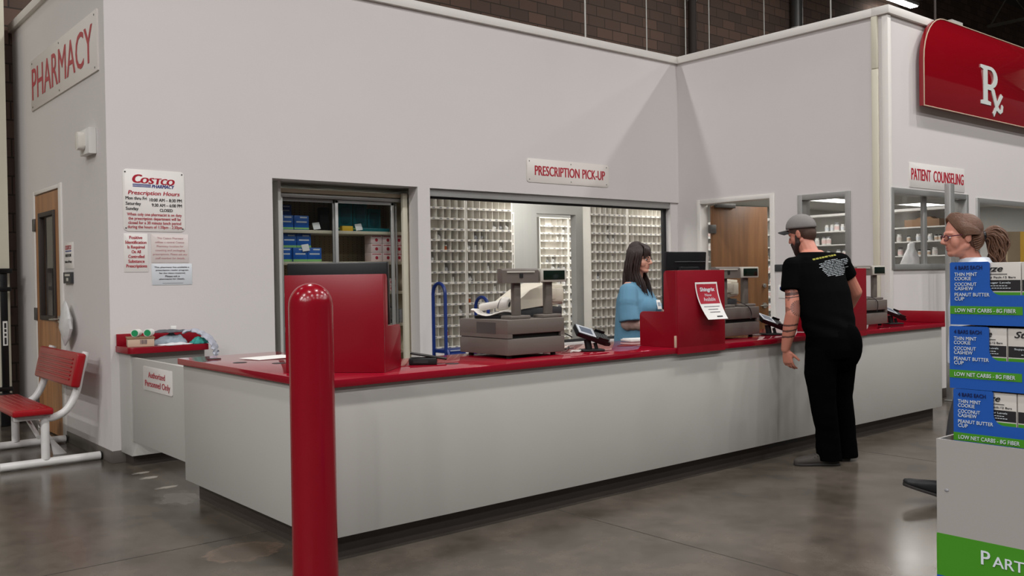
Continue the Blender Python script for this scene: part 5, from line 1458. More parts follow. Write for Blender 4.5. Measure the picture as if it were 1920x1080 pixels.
tag(MB().box(0, 0.165, -0.6, 0.008, 0, 0.1, 0.002).box(0, 0.165, -0.6, 0.02, 0.1, 0.45, 0.002).build('shipping_carton', M['kraft'], None, (TX + 0.374, -2.70, 0.859)), 'plain brown carton behind the blue snack trays in the display bin', 'carton')
tag(MB().box(0, 0.5, -0.8, 0, 0, 0.2448, 0).build('bin_filler', M['kraft'], None, (TX - 0.03, -2.70, 0.6125), smooth=False), 'brown filler carton inside the display bin under the snack trays', 'carton')

# ------------------------------------------------------------------ warehouse overhead far right
for k in range(9):
    j = thing('roof_joist', (4 + k * 4.2, -12, 8.15), 'grey open-web steel roof joist under the dark deck', 'roof joist', 'roof joists')
    MB().box(-0.06, 0.06, 0, 19.5, 0.82, 0.90).build('top_chord', M['joist'], j, smooth=False)
    MB().box(-0.06, 0.06, 0, 19.5, 0.0, 0.07).build('bottom_chord', M['joist'], j, smooth=False)
    wbm = MB()
    for q in range(18):
        wbm.tube([(0, q * 1.08, 0.03), (0, q * 1.08 + 0.54, 0.86), (0, q * 1.08 + 1.08, 0.03)], 0.025, 6)
    wbm.build('web', M['joist'], j)
for k in range(3):
    t = thing('roof_beam', (3, -6.5 + 5.0 * k, 7.75), 'long grey steel roof beam crossing under the joists, %s in the photo' % ('nearest the camera side', 'middle one', 'nearest the block wall')[k], 'roof beam')
    MB().box(0, 46, -0.09, 0.09, 0, 0.02).box(0, 46, -0.09, 0.09, 0.36, 0.38).box(0, 46, -0.008, 0.008, 0.02, 0.36).build('beam', M['joist'], t, smooth=False)
def hibay(loc, label):
    t = thing('high_bay_lamp', loc, label, 'lamp', 'high bay lamps')
    MB().lathe([(0.06, 0.30), (0.09, 0.28), (0.14, 0.14), (0.21, 0.0), (0.20, 0.0), (0.13, 0.13), (0.07, 0.26), (0.0, 0.27)], 28).build('reflector', M['silver'], t)
    MB().ell((0, 0, 0.13), (0.06, 0.06, 0.11)).build('lamp_bulb', M['lamp'], t)
    MB().cyl((0, 0, 0.28), (0, 0, 0.55), 0.07, 14).cyl((0, 0, 0.55), (0, 0, 1.0), 0.012, 8).build('ballast', M['conduit'], t)
    return t
lf = thing('strip_lamp', (19.62, 7.30, 7.86), 'bright strip lamp high over the outer wall corner', 'lamp')
MB().box(-0.75, 0.75, -0.12, 0.12, 0.02, 0.10, 0.01).build('housing', M['white'], lf)
MB().box(-0.72, 0.72, -0.09, 0.09, 0.0, 0.02).build('tube_diffuser', M['lamp'], lf)
# ------------------------------------------------------------------ people
def remesh(mb, voxel, it, name, m, parent, post=None, fac=0.5, post2=None):
    """fuse overlapping closed shapes into one continuous smooth surface"""
    me = mb.mesh('fuse', True)
    o = bpy.data.objects.new('fuse', me); COL.objects.link(o)
    r = o.modifiers.new('r', 'REMESH'); r.mode = 'VOXEL'; r.voxel_size = voxel; r.use_smooth_shade = True
    if it:
        s_ = o.modifiers.new('s', 'SMOOTH'); s_.factor = fac; s_.iterations = it
    dg = bpy.context.evaluated_depsgraph_get()
    new = bpy.data.meshes.new_from_object(o.evaluated_get(dg))
    bpy.data.objects.remove(o); bpy.data.meshes.remove(me)
    if post:
        for v in new.vertices: v.co = post(v.co)
    new.polygons.foreach_set('use_smooth', [True] * len(new.polygons))
    return link(name, new, m, parent)

def rot_to(f, u):
    f = V(f).normalized(); u = V(u); u = (u - f * u.dot(f)).normalized(); l = u.cross(f)
    return f, u, l
def frame3(l, f, u): return Matrix((l, f, u)).transposed()

def hand(mb, W, D, N, side, k=1.0, curl=(25, 25, 18), spread=0.05, thumb=(0.75, 0.55, 0.35)):
    """palm, four fingers of different length and a thumb leaving the side of the palm"""
    D = V(D).normalized(); N = V(N); N = (N - D * N.dot(D)).normalized(); T = D.cross(N) * side
    W = V(W)
    mb.loft([(W - D * 0.02, T * 0.026 * k, N * 0.021 * k), (W + D * 0.01 * k, T * 0.028 * k, N * 0.019 * k), (W + D * 0.045 * k, T * 0.039 * k, N * 0.016 * k), (W + D * 0.085 * k, T * 0.042 * k, N * 0.0135 * k), (W + D * 0.096 * k, T * 0.036 * k, N * 0.009 * k)], 16)
    mb.cap(W + D * 0.02 * k + T * 0.018 * k + N * 0.006, W + D * 0.055 * k + T * 0.026 * k + N * 0.008, 0.016 * k, 0.013 * k)
    for i, ln in enumerate((0.073, 0.081, 0.075, 0.058)):
        off = (0.0315, 0.0105, -0.0105, -0.0315)[i]
        p = W + D * (0.088 - abs(off) * 0.15) * k + T * off * k
        a = 0.0
        sp = spread * (1.5 - i)
        d0 = (D + T * sp).normalized()
        for j, fr in enumerate((0.45, 0.30, 0.25)):
            a += R(curl[j] * (0.85 + 0.12 * i))
            d = d0 * math.cos(a) + N * math.sin(a)
            q = p + d * ln * fr * k
            mb.cap(p, q, (0.0088, 0.0082, 0.0074)[j] * k, (0.0082, 0.0074, 0.0066)[j] * k, 10)
            p = q
    p = W + D * 0.022 * k + T * 0.030 * k + N * 0.006 * k
    d = (D * thumb[0] + T * thumb[1] + N * thumb[2]).normalized()
    q = p + d * 0.042 * k; mb.cap(p, q, 0.0125 * k, 0.0102 * k, 10)
    d2 = (d + D * 0.35 + N * 0.15).normalized(); e = q + d2 * 0.032 * k; mb.cap(q, e, 0.0100 * k, 0.0080 * k, 10)

def head(mb, C, F, U, s=1.0, fem=False):
    f, u, l = rot_to(F, U)
    rm = frame3(l, f, u)
    def P_(a, b, c): return V(C) + (l * a + f * b + u * c) * s
    mb.ell(P_(0, -0.012, 0.035), V((0.074, 0.096, 0.092)) * s, rm)
    mb.ell(P_(0, 0.012, 0.0), V((0.069, 0.078, 0.085)) * s, rm)
    mb.ell(P_(0, 0.030, -0.045), V((0.056, 0.060, 0.068)) * s, rm)
    mb.ell(P_(0, 0.062, -0.094), V((0.026, 0.024, 0.020)) * s, rm)
    for q in (-1, 1):
        mb.cap(P_(q * 0.052, -0.005, -0.055), P_(q * 0.020, 0.062, -0.094), 0.020 * s, 0.016 * s)
        mb.ell(P_(q * 0.034, 0.050, -0.030), V((0.034, 0.028, 0.040)) * s, rm)
        mb.cap(P_(q * 0.012, 0.083, 0.022), P_(q * 0.044, 0.070, 0.020), 0.011 * s, 0.009 * s)
        mb.ell(P_(q * 0.077, -0.008, -0.010), V((0.009, 0.019, 0.031)) * s, rm)
        mb.ell(P_(q * 0.081, -0.014, 0.004), V((0.007, 0.012, 0.018)) * s, rm)
        mb.ell(P_(q * 0.0105, 0.095, -0.034), V((0.0085, 0.011, 0.008)) * s, rm)
    mb.cap(P_(0, 0.086, 0.016), P_(0, 0.108, -0.028), 0.008 * s, 0.0115 * s)
    mb.ell(P_(0, 0.080, -0.060), V((0.024, 0.009, 0.0065)) * s, rm)
    mb.ell(P_(0, 0.0785, -0.0715), V((0.021, 0.010, 0.008)) * s, rm)
    return P_, (f, u, l), rm

def face_bits(t, P_, ax, rm, s, lip=True):
    f, u, l = ax
    for q in (-1, 1):
        e = MB().ell(P_(q * 0.031, 0.0755, -0.001), V((0.0125, 0.0105, 0.0095)) * s, rm, 14, 10).build('eye', M['eye_white'], t)
        MB().ell(P_(q * 0.031, 0.0835, -0.001), V((0.0055, 0.0035, 0.0055)) * s, rm, 12, 8).build('iris', M['iris'], e)
    if lip:
        MB().ell(P_(0, 0.0850, -0.0605), V((0.019, 0.0045, 0.0036)) * s, rm, 16, 8).ell(P_(0, 0.0840, -0.0705), V((0.017, 0.0050, 0.0044)) * s, rm, 16, 8).build('lips', M['lip'], t)
def spectacles(t, P_, s, m, w_=0.025, h_=0.017, r_=0.0022, front=0.098):
    g = MB()
    for q in (-1, 1):
        loop = [P_(q * 0.033 + w_ * math.cos(a) * (1 + 0.1 * math.cos(a) ** 2), front - 0.006 * abs(math.cos(a)) * (1 if q * math.cos(a) > 0 else 0), -0.004 + h_ * math.sin(a)) for a in [2 * PI * k / 24 for k in range(24)]]
        g.tube(loop, r_ * s, 6, closed=True)
        g.tube([P_(q * 0.060, front - 0.005, 0.004), P_(q * 0.078, 0.07, 0.006), P_(q * 0.083, -0.005, 0.008), P_(q * 0.080, -0.022, -0.012)], r_ * s, 6)
    g.tube([P_(-0.009, front, 0.0), P_(0, front + 0.004, 0.003), P_(0.009, front, 0.0)], r_ * s, 6)
    sp = g.build('spectacles', m, t)
    for q in (-1, 1):
        loop = [P_(q * 0.033 + w_ * 0.95 * math.cos(a), front - 0.002, -0.004 + h_ * 0.95 * math.sin(a)) for a in [2 * PI * k / 24 for k in range(24)]]
        MB().add(loop, [list(range(24))]).build('lens', M['lens'], sp)

def v3(r_, d, z): return V((r_, d, z))
IMG = math.atan2(RT.y, RT.x)                 # local x = to the right in the photo, local y = away

# ---- skin of the man with tattoo bands on the left forearm (object coordinates of the body)
def tattoo_skin():
    m = mat('tattooed_skin', (196, 128, 108), 0.5, var=0.06, scale=12)
    nt = m.node_tree; p = nt.nodes['Principled BSDF']
    base = [l for l in nt.links if l.to_socket == p.inputs['Base Color']][0].from_socket
    tc = nt.nodes.new('ShaderNodeTexCoord'); sx = nt.nodes.new('ShaderNodeSeparateXYZ')
    nt.links.new(tc.outputs['Object'], sx.inputs[0])
    nz = nt.nodes.new('ShaderNodeTexNoise'); nz.inputs['Scale'].default_value = 18
    nt.links.new(tc.outputs['Object'], nz.inputs['Vector'])
    def mth(op, a, b=None, clamp=False):
        n = nt.nodes.new('ShaderNodeMath'); n.operation = op; n.use_clamp = clamp
        for i, v in enumerate((a, b)):
            if v is None: continue
            if isinstance(v, (int, float)): n.inputs[i].default_value = v
            else: nt.links.new(v, n.inputs[i])
        return n.outputs[0]
    zz = mth('ADD', sx.outputs['Z'], mth('ADD', mth('MULTIPLY', mth('SUBTRACT', nz.outputs['Fac'], 0.5), 0.02), mth('MULTIPLY', sx.outputs['X'], -0.12)))
    tot = None
    for zc, hw in ((1.222, 0.011), (1.198, 0.004), (1.005, 0.0055), (0.968, 0.006), (0.925, 0.0065), (0.896, 0.006)):
        b = mth('LESS_THAN', mth('ABSOLUTE', mth('SUBTRACT', zz, zc)), hw)
        tot = b if tot is None else mth('MAXIMUM', tot, b)
    # round rosette near the elbow and mottled shading above it
    rx_ = mth('SUBTRACT', sx.outputs['X'], -0.262); rz_ = mth('SUBTRACT', sx.outputs['Z'], 1.085)
    rad = mth('SQRT', mth('ADD', mth('MULTIPLY', rx_, rx_), mth('MULTIPLY', rz_, rz_)))
    spk = mth('GREATER_THAN', mth('SINE', mth('MULTIPLY', mth('ARCTAN2', rz_, rx_), 22.0)), -0.1)
    rose = mth('MULTIPLY', mth('LESS_THAN', rad, 0.056), mth('ADD', mth('MULTIPLY', spk, 0.45), 0.4))
    mot = mth('MULTIPLY', mth('MULTIPLY', mth('GREATER_THAN', nz.outputs['Fac'], 0.60), mth('GREATER_THAN', sx.outputs['Z'], 1.03)), 0.6)
    tot = mth('MAXIMUM', tot, mth('MAXIMUM', rose, mot))
    tot = mth('MULTIPLY', tot, mth('LESS_THAN', sx.outputs['X'], -0.19))
    tot = mth('MULTIPLY', tot, mth('MULTIPLY', mth('LESS_THAN', sx.outputs['Z'], 1.25), mth('GREATER_THAN', sx.outputs['Z'], 0.87)))
    tot = mth('MULTIPLY', tot, 0.85)
    mx = nt.nodes.new('ShaderNodeMix'); mx.data_type = 'RGBA'
    nt.links.new(tot, mx.inputs[0]); nt.links.new(base, mx.inputs[6]); mx.inputs[7].default_value = rgb(52, 40, 40)
    nt.links.new(mx.outputs[2], p.inputs['Base Color'])
    return m
M['tattoo'] = tattoo_skin()


def vm(r_, d, z): return V((r_ + 0.35 * max(0.0, d), d, z))
man = thing('person', (3.793, -0.336, 0), 'man in black tee and trousers with a grey cap, standing with his back turned', 'person', None, IMG)
fu, ru = V((-0.35, 0.94, 0)).normalized(), V((0.94, 0.35, 0)).normalized()
fp, rp = V((-0.64, 0.77, 0)).normalized(), V((0.77, 0.64, 0)).normalized()
fm, rm_ = V((-0.5, 0.87, 0)).normalized(), V((0.87, 0.5, 0)).normalized()
tors = [(0.80, (-0.015, 0.0), rp, fp, 0.195, 0.150), (0.88, (-0.018, 0.0), rp, fp, 0.20, 0.152), (0.96, (-0.03, 0.015), rm_, fm, 0.215, 0.150), (1.05, (-0.048, 0.03), rm_, fm, 0.218, 0.146),
        (1.20, (-0.08, 0.055), ru, fu, 0.22, 0.142), (1.32, (-0.108, 0.085), ru, fu, 0.215, 0.128), (1.40, (-0.122, 0.102), ru, fu, 0.195, 0.108), (1.45, (-0.135, 0.115), ru, fu, 0.135, 0.085), (1.49, (-0.147, 0.13), ru, fu, 0.075, 0.068)]
def torso_secs(k, z0=0, z1=9): return [(vm(c[0], c[1], z), r_ * w_ * k, f_ * d_ * k) for z, c, r_, f_, w_, d_ in tors if z0 <= z <= z1]
HCn = vm(-0.222, 0.205, 1.612)
fh, uh = V((-0.68, 0.66, -0.34)), V((-0.25, 0.2, 0.95))
LS, LE, LW = vm(-0.285, 0.045, 1.372), vm(-0.292, -0.03, 1.045), vm(-0.338, 0.03, 0.800)
RS, RE, RW = vm(0.052, 0.165, 1.395), vm(0.158, 0.235, 1.185), vm(0.045, 0.462, 0.965)
b = MB()
b.loft(torso_secs(0.90), 24)
b.cap(vm(-0.145, 0.125, 1.43), HCn + vm(0.02, -0.02, -0.07), 0.066, 0.060)
P_, ax, rmh = head(b, HCn, fh, uh, 0.98)
b.cap(LS, LE, 0.054, 0.050); b.cap(LE, LE * 0.6 + LW * 0.4, 0.050, 0.049); b.cap(LE * 0.6 + LW * 0.4, LW, 0.049, 0.032)
b.cap(RS, RE, 0.054, 0.050); b.cap(RE, RE * 0.6 + RW * 0.4, 0.050, 0.048); b.cap(RE * 0.6 + RW * 0.4, RW, 0.048, 0.032)
hand(b, LW + V((0.004, 0.0, -0.012)), (0.20, 0.12, -1.0), (0.75, 0.62, 0.15), 1, 1.0, (22, 24, 18), 0.045)
hand(b, RW + V((-0.01, 0.01, -0.01)), (-0.30, 0.90, -0.28), (0.05, -0.25, -1.0), 1, 1.0, (8, 12, 10), 0.05)
for hip, kn, an in ((vm(-0.105, -0.06, 0.84), vm(-0.108, -0.07, 0.47), vm(-0.045, -0.075, 0.08)), (vm(0.055, 0.075, 0.84), vm(0.035, 0.085, 0.47), vm(0.085, 0.085, 0.08))):
    b.cap(hip, kn, 0.088, 0.058); b.cap(kn, an, 0.056, 0.040)
    dirn = V((-1, 0.05, 0)) if an.x < 0 else V((-0.25, 0.97, 0)).normalized()
    b.cap(an + V((0, 0, -0.035)), an + dirn * 0.14 + V((0, 0, -0.048)), 0.036, 0.026)
remesh(b, 0.0042, 3, 'body', M['tattoo'], man)
face_bits(man, P_, ax, rmh, 0.98)
# tee shirt
b = MB()
b.loft(torso_secs(1.0, 0.86, 1.46) + [(vm(-0.142, 0.122, 1.475), ru * 0.096, fu * 0.078)], 28)
for sa, sb_, r0_, r1_ in ((LS, vm(-0.291, 0.005, 1.205), 0.070, 0.072), (RS, RS + (RE - RS) * 0.48, 0.070, 0.070)):
    dd = (sb_ - sa).normalized(); uu = (V((0, 1, 0)) - dd * dd.y).normalized(); ww = dd.cross(uu)
    b.cap(sa, sa + dd * 0.03, r0_); b.loft([(sa - dd * 0.01, uu * r0_, ww * r0_), (sa + dd * 0.06, uu * r0_, ww * r0_), (sb_, uu * r1_, ww * r1_)], 20)
b.cap(LS, vm(-0.14, 0.11, 1.42), 0.068, 0.058); b.cap(RS, vm(-0.14, 0.11, 1.425), 0.076, 0.055)
b.ell(vm(-0.05, 0.05, 1.33), (0.09, 0.05, 0.12)); b.ell(vm(-0.18, 0.03, 1.33), (0.09, 0.05, 0.12))
def tee_wrinkle(co):
    n = noise.noise(V((co.x * 7, co.y * 7, co.z * 4 + 3))) * 0.006 + noise.noise(V((co.x * 15, co.y * 15, co.z * 9))) * 0.003
    if co.z < 1.08: n += 0.005 * math.sin(co.z * 60 + co.x * 22) * max(0, 1 - abs(co.z - 0.95) / 0.14)
    d = V((co.x + 0.08, co.y - 0.05, 0)).normalized()
    return co + d * n
tee = remesh(b, 0.0065, 5, 'tee_shirt', M['tee'], man, tee_wrinkle)
# print on the back of the tee, laid on the cloth
bvh = BVHTree.FromPolygons([v.co for v in tee.data.vertices], [list(p.vertices) for p in tee.data.polygons])
def on_cloth(c, uu, vv, nn):
    h = bvh.ray_cast(c + nn * 0.3, -nn, 0.6)
    return h[0] + nn * 0.0022 if h[0] is not None else c
bn = (-fu * 0.97 + V((0, 0, 0.15))).normalized()
def print_rows(rows, m_, name):
    mb = MB()
    for (x0, x1, z, hgt, words) in rows:
        x = x0
        random.seed(int(z * 1e4))
        while x < x1 - 0.004:
            w_ = min(random.uniform(*words), x1 - x)
            n = max(1, int(w_ / 0.012))
            vs = []
            for i in range(n + 1):
                for zz in (z, z + hgt):
                    q = x + w_ * i / n
                    pt = vm(-0.055, 0.07, 0) + ru * (0.02 + (q - 0.03) * 1.42) + V((0, 0, zz + q * 0.24))
                    vs.append(on_cloth(pt, None, None, bn))
            fs = [(2 * i, 2 * i + 2, 2 * i + 3, 2 * i + 1) for i in range(n)]
            mb.add(vs, fs)
            x += w_ + 0.004
    return mb.build(name, m_, man, smooth=False)
M['tee_yellow'] = mat('olive_yellow_print', (150, 146, 52), 0.8)
M['tee_grey'] = mat('pale_grey_print', (176, 182, 188), 0.8)
print_rows([(-0.075, 0.085, 1.428, 0.012, (0.010, 0.016))], M['tee_yellow'], 'yellow_print')
rows = []
for k, (a, c) in enumerate(((-0.02, 0.08), (-0.055, 0.135), (-0.05, 0.14), (-0.06, 0.135), (-0.045, 0.13), (-0.05, 0.115), (-0.045, 0.14), (-0.04, 0.125), (-0.035, 0.13), (-0.03, 0.12), (0.02, 0.09))):
    rows.append((a, c, 1.400 - k * 0.0118, 0.0046, (0.012, 0.032)))
print_rows(rows, M['tee_grey'], 'grey_print')
# trousers
b = MB()
b.loft([(vm(-0.015, 0.0, 0.74), rp * 0.19, fp * 0.165), (vm(-0.012, 0.0, 0.80), rp * 0.205, fp * 0.172), (vm(-0.014, 0.0, 0.88), rp * 0.20, fp * 0.158), (vm(-0.03, 0.01, 0.97), rm_ * 0.185, fm * 0.132)], 26)
b.ell(vm(0.050, -0.055, 0.82), (0.130, 0.10, 0.17)); b.ell(vm(0.088, 0.02, 0.82), (0.110, 0.10, 0.17))
for ps in (((-0.095, -0.055, 0.80, 0.118), (-0.118, -0.065, 0.63, 0.108), (-0.105, -0.068, 0.45, 0.090), (-0.078, -0.07, 0.25, 0.080), (-0.062, -0.072, 0.035, 0.086)),
           ((0.055, 0.07, 0.80, 0.118), (0.045, 0.08, 0.63, 0.102), (0.040, 0.085, 0.45, 0.086), (0.065, 0.085, 0.25, 0.078), (0.078, 0.085, 0.022, 0.084))):
    b.loft([(vm(*q[:3]), V((q[3], 0, 0)), V((0, q[3] * 0.95, 0))) for q in ps], 22)
def tr_wrinkle(co):
    n = 0.006 * noise.noise(V((co.x * 9, co.y * 9, co.z * 7)))
    if co.z < 0.55: n += 0.005 * math.sin(co.z * 75 + 9 * co.x) * noise.noise(V((co.x * 5, co.y * 5, co.z * 3 + 9)))
    d = V((co.x, co.y, 0)); d.normalize()
    return co + d * n
remesh(b, 0.0075, 4, 'trousers', M['trouser'], man, tr_wrinkle)
def shoe(an, dirn, m1, m2, L=0.295, ln=0.0, nm='shoe', up=0.0):
    """an: point on the ground under the heel"""
    an = V(an); d = V(dirn).normalized(); s_ = V((-d.y, d.x, 0))
    lift = lambda u: V((0, 0, up * u))
    u_ = [(-0.0, 0.030, 0.062), (0.03, 0.037, 0.075), (0.09, 0.036, 0.078), (0.14, 0.040, 0.066), (0.20, 0.047, 0.050), (0.25, 0.044, 0.040), (0.285, 0.028, 0.030), (0.296, 0.012, 0.022)]
    mb = MB().loft([(an + d * q * L / 0.295 + V((0, 0, 0.012 + h / 2)) + lift(q), s_ * w_, V((0, 0, h / 2 + 0.004))) for q, w_, h in u_], 18, power=2.6)
    sh_ = remesh(mb, 0.005, 3, nm, m1, None)
    so = MB().loft([(an + d * q * L / 0.295 + V((0, 0, 0.010)) + lift(q), s_ * (w_ + 0.003), V((0, 0, 0.0095))) for q, w_, h in u_], 18, power=4).build('sole', m2, sh_)
    return sh_
s_ = shoe((0.0, -0.075, 0.0), (-1, 0.03, 0), M['shoe'], M['sole'], 0.305); s_.parent = man
lc = MB()
for k in range(4): lc.tube([vm(-0.11 - k * 0.022, -0.11, 0.078 - k * 0.006), vm(-0.12 - k * 0.022, -0.075, 0.092 - k * 0.007), vm(-0.11 - k * 0.022, -0.04, 0.078 - k * 0.006)], 0.003, 6)
lc.build('laces', M['sole'], s_)
s_ = shoe((0.095, 0.04, 0.0), (-0.25, 0.97, 0), M['shoe'], M['sole'], 0.30); s_.parent = man
# hair, beard, cap
b = MB()
b.ell(P_(0, -0.014, 0.030), V((0.0775, 0.098, 0.092)) * 0.98, rmh); b.ell(P_(0, -0.045, -0.012), V((0.066, 0.062, 0.070)) * 0.98, rmh)
remesh(b, 0.006, 2, 'hair', M['hair_short'], man)
b = MB()
for q in (-1, 1):
    b.cap(P_(q * 0.070, 0.010, -0.015), P_(q * 0.060, 0.020, -0.062), 0.014, 0.022); b.cap(P_(q * 0.060, 0.020, -0.062), P_(q * 0.022, 0.070, -0.112), 0.022, 0.026)
    b.cap(P_(q * 0.030, 0.084, -0.055), P_(q * 0.026, 0.076, -0.100), 0.012, 0.018)
b.cap(P_(-0.02, 0.09, -0.052), P_(0.02, 0.09, -0.052), 0.008); b.ell(P_(0, 0.070, -0.125), V((0.036, 0.034, 0.034)), rmh)
remesh(b, 0.006, 2, 'beard', M['beard'], man)
b = MB()
fcap, ucap, lcap = rot_to(fh + V((0, 0, 0.30)), V((-0.1, 0.08, 1)))
rmc = frame3(lcap, fcap, ucap)
CC = P_(0, -0.012, 0.045)
vs = []
n1, n2 = 36, 12
for i in range(n2 + 1):
    t_ = -0.10 + (PI / 2 + 0.10) * i / n2
    for k in range(n1):
        a = 2 * PI * k / n1
        vs.append(CC + rmc @ V((0.0885 * math.cos(t_) * math.cos(a), 0.110 * math.cos(t_) * math.sin(a), 0.095 * math.sin(t_))))
b.add(vs, [(i * n1 + k, i * n1 + (k + 1) % n1, (i + 1) * n1 + (k + 1) % n1, (i + 1) * n1 + k) for i in range(n2) for k in range(n1)])
capo = b.build('cap', M['capcloth'], man)
sd = capo.modifiers.new('thick', 'SOLIDIFY'); sd.thickness = 0.003
b = MB()
NB = 14
vs = []
for s2 in (0, 1):
    for j in range(6):
        for i in range(NB + 1):
            a = -1 + 2 * i / NB
            ext = 0.10 + 0.075 * (j / 5) * (1 - 0.35 * a * a)
            x = 0.080 * a * (1 - 0.05 * j / 5)
            y = math.sqrt(max(0, 1 - (x / 0.0885) ** 2)) * 0.104 + 0.072 * (j / 5) * (1 - 0.45 * a * a)
            z = -0.012 - 0.026 * a * a - 0.010 * (j / 5) - 0.004 * s2
            vs.append(CC + rmc @ V((x, y, z)))
Nn = 6 * (NB + 1)
fs = []
for j in range(5):
    for i in range(NB):
        a = j * (NB + 1) + i
        fs += [(a, a + 1, a + NB + 2, a + NB + 1), (Nn + a, Nn + a + NB + 1, Nn + a + NB + 2, Nn + a + 1)]
rim = [i for i in range(NB + 1)] + [j * (NB + 1) + NB for j in range(1, 6)] + [5 * (NB + 1) + i for i in range(NB - 1, -1, -1)] + [j * (NB + 1) for j in range(4, 0, -1)]
for q in range(len(rim)):
    a, c = rim[q], rim[(q + 1) % len(rim)]
    fs.append((a, Nn + a, Nn + c, c))
b.add(vs, fs).build('brim', M['capbrim'], capo)
MB().ell(CC + rmc @ V((0, 0, 0.095)), 0.006).build('button', M['capcloth'], capo)

# ---- strand hair helper
def strands(paths, r0, r1, name, m, parent, n=6):
    mb = MB()
    for pth in paths:
        q = smooth_path(pth, 5)
        L = len(q)
        mb.tube(q, [r0 + (r1 - r0) * i / (L - 1) if i < L - 2 else r1 * 0.7 for i in range(L)], n)
    return mb.build(name, m, parent, ang=180)

# ---- the pharmacist behind the counter
ph_ = thing('person', (3.226, 1.003, 0), 'dark-haired woman with glasses in a blue scrub top standing behind the counter', 'person', None, IMG)
ft, rt_ = V((0.86, -0.51, 0)).normalized(), V((-0.51, -0.86, 0)).normalized()
C1 = v3(0.036, -0.012, 1.452)
b = MB()
secs = [(0.80, 0.0, -0.005, 0.165, 0.125), (0.92, 0.0, 0.0, 0.155, 0.115), (1.05, -0.005, 0.0, 0.150, 0.108), (1.15, -0.01, 0.0, 0.160, 0.105), (1.23, -0.012, 0.0, 0.150, 0.085), (1.28, -0.008, 0.0, 0.085, 0.062)]
b.loft([(v3(x, y, z), rt_ * w_, ft * d_) for z, x, y, w_, d_ in secs], 24)
b.cap(v3(0.0, 0, 1.25), C1 + v3(-0.012, 0.006, -0.07), 0.050, 0.046)
P1, ax1, rm1 = head(b, C1, V((0.85, -0.52, -0.04)), V((0.03, 0, 1)), 0.90, True)
NS, NE, NW = v3(-0.075, -0.135, 1.205), v3(-0.085, -0.170, 0.965), v3(0.085, -0.165, 0.950)
FS_, FE, FW_ = v3(0.075, 0.140, 1.205), v3(0.15, 0.165, 1.02), v3(0.245, 0.02, 1.03)
for a, c, e in ((NS, NE, NW), (FS_, FE, FW_)):
    b.cap(a, c, 0.042, 0.038); b.cap(c, e, 0.036, 0.026)
hand(b, NW + V((0.012, 0, 0)), (0.95, 0.1, -0.22), (0.1, 0.1, -1.0), 1, 0.9, (10, 14, 10), 0.05)
hand(b, FW_ + V((0.008, -0.008, 0)), (0.75, -0.6, -0.1), (0.1, 0.1, -1.0), -1, 0.9, (10, 14, 10), 0.05)
for hip, kn, an in ((v3(-0.05, -0.08, 0.80), v3(-0.02, -0.08, 0.45), v3(-0.04, -0.085, 0.07)), (v3(0.04, 0.08, 0.80), v3(0.06, 0.07, 0.45), v3(0.03, 0.07, 0.07))):
    b.cap(hip, kn, 0.082, 0.052); b.cap(kn, an, 0.050, 0.036); b.cap(an + V((0, 0, -0.03)), an + ft * 0.13 + V((0, 0, -0.045)), 0.032, 0.022)
remesh(b, 0.0042, 2, 'body', M['skin'], ph_)
face_bits(ph_, P1, ax1, rm1, 0.90)
spectacles(ph_, P1, 0.90, M['pipe'])
br = MB()
for q in (-1, 1): br.tube([P1(q * 0.014, 0.092, 0.020), P1(q * 0.032, 0.090, 0.026), P1(q * 0.048, 0.078, 0.021)], 0.0035, 6)
br.build('eyebrows', M['hair_dark'], ph_)
# scrub top, long-sleeved undershirt, trousers, shoes
b = MB()
b.loft([(v3(0.0, 0.0, 0.74), rt_ * 0.200, ft * 0.168), (v3(0.0, 0.0, 0.86), rt_ * 0.196, ft * 0.160), (v3(-0.002, 0.0, 0.98), rt_ * 0.186, ft * 0.150), (v3(0.004, 0.0, 1.08), rt_ * 0.178, ft * 0.148), (v3(0.0, 0.0, 1.15), rt_ * 0.176, ft * 0.134), (v3(-0.012, 0, 1.22), rt_ * 0.155, ft * 0.096), (v3(-0.012, 0, 1.262), rt_ * 0.100, ft * 0.076), (v3(-0.008, 0.0, 1.282), rt_ * 0.078, ft * 0.066)], 26)
b.ell(v3(0.07, -0.095, 1.085), (0.085, 0.075, 0.075)); b.ell(v3(0.125, 0.02, 1.085), (0.085, 0.075, 0.075))
b.cap(NS + v3(0.008, 0.014, -0.004), v3(-0.074, -0.16, 1.12), 0.072, 0.076); b.cap(FS_, v3(0.125, 0.155, 1.12), 0.068, 0.07)
b.cap(v3(-0.022, -0.03, 1.228), NS + v3(0.0, 0.02, 0.0), 0.046, 0.066); b.cap(v3(0.012, 0.035, 1.228), FS_, 0.046, 0.064)
for sa, sm, sb_ in ((NS, v3(-0.075, -0.168, 1.08), v3(-0.068, -0.186, 0.985)), (FS_, v3(0.128, 0.155, 1.09), v3(0.150, 0.165, 1.02))):
    dd = (sb_ - sm).normalized(); uu = V((0, 0, 1)).cross(dd).normalized() if abs(dd.z) < 0.99 else V((1, 0, 0)); ww = dd.cross(uu)
    b.loft([(sm - dd * 0.05, uu * 0.068, ww * 0.068), (sm, uu * 0.074, ww * 0.074), (sb_, uu * 0.082, ww * 0.084)], 20)
def scrub_w(co):
    n = 0.007 * noise.noise(V((co.x * 8, co.y * 8, co.z * 5))) + 0.004 * noise.noise(V((co.x * 18, co.y * 18, co.z * 8)))
    return co + V((co.x, co.y, 0)).normalized() * n
sc = remesh(b, 0.0065, 4, 'scrub_top', M['scrub'], ph_, scrub_w)
b = MB()
for a, c, e, k in ((NS, NE, NW, 1), (FS_, FE, FW_, 1)):
    b.cap(a * 0.6 + c * 0.4, c, 0.046, 0.049); b.cap(c, c * 0.4 + e * 0.6, 0.049, 0.042); b.cap(c * 0.4 + e * 0.6, e, 0.042, 0.033)
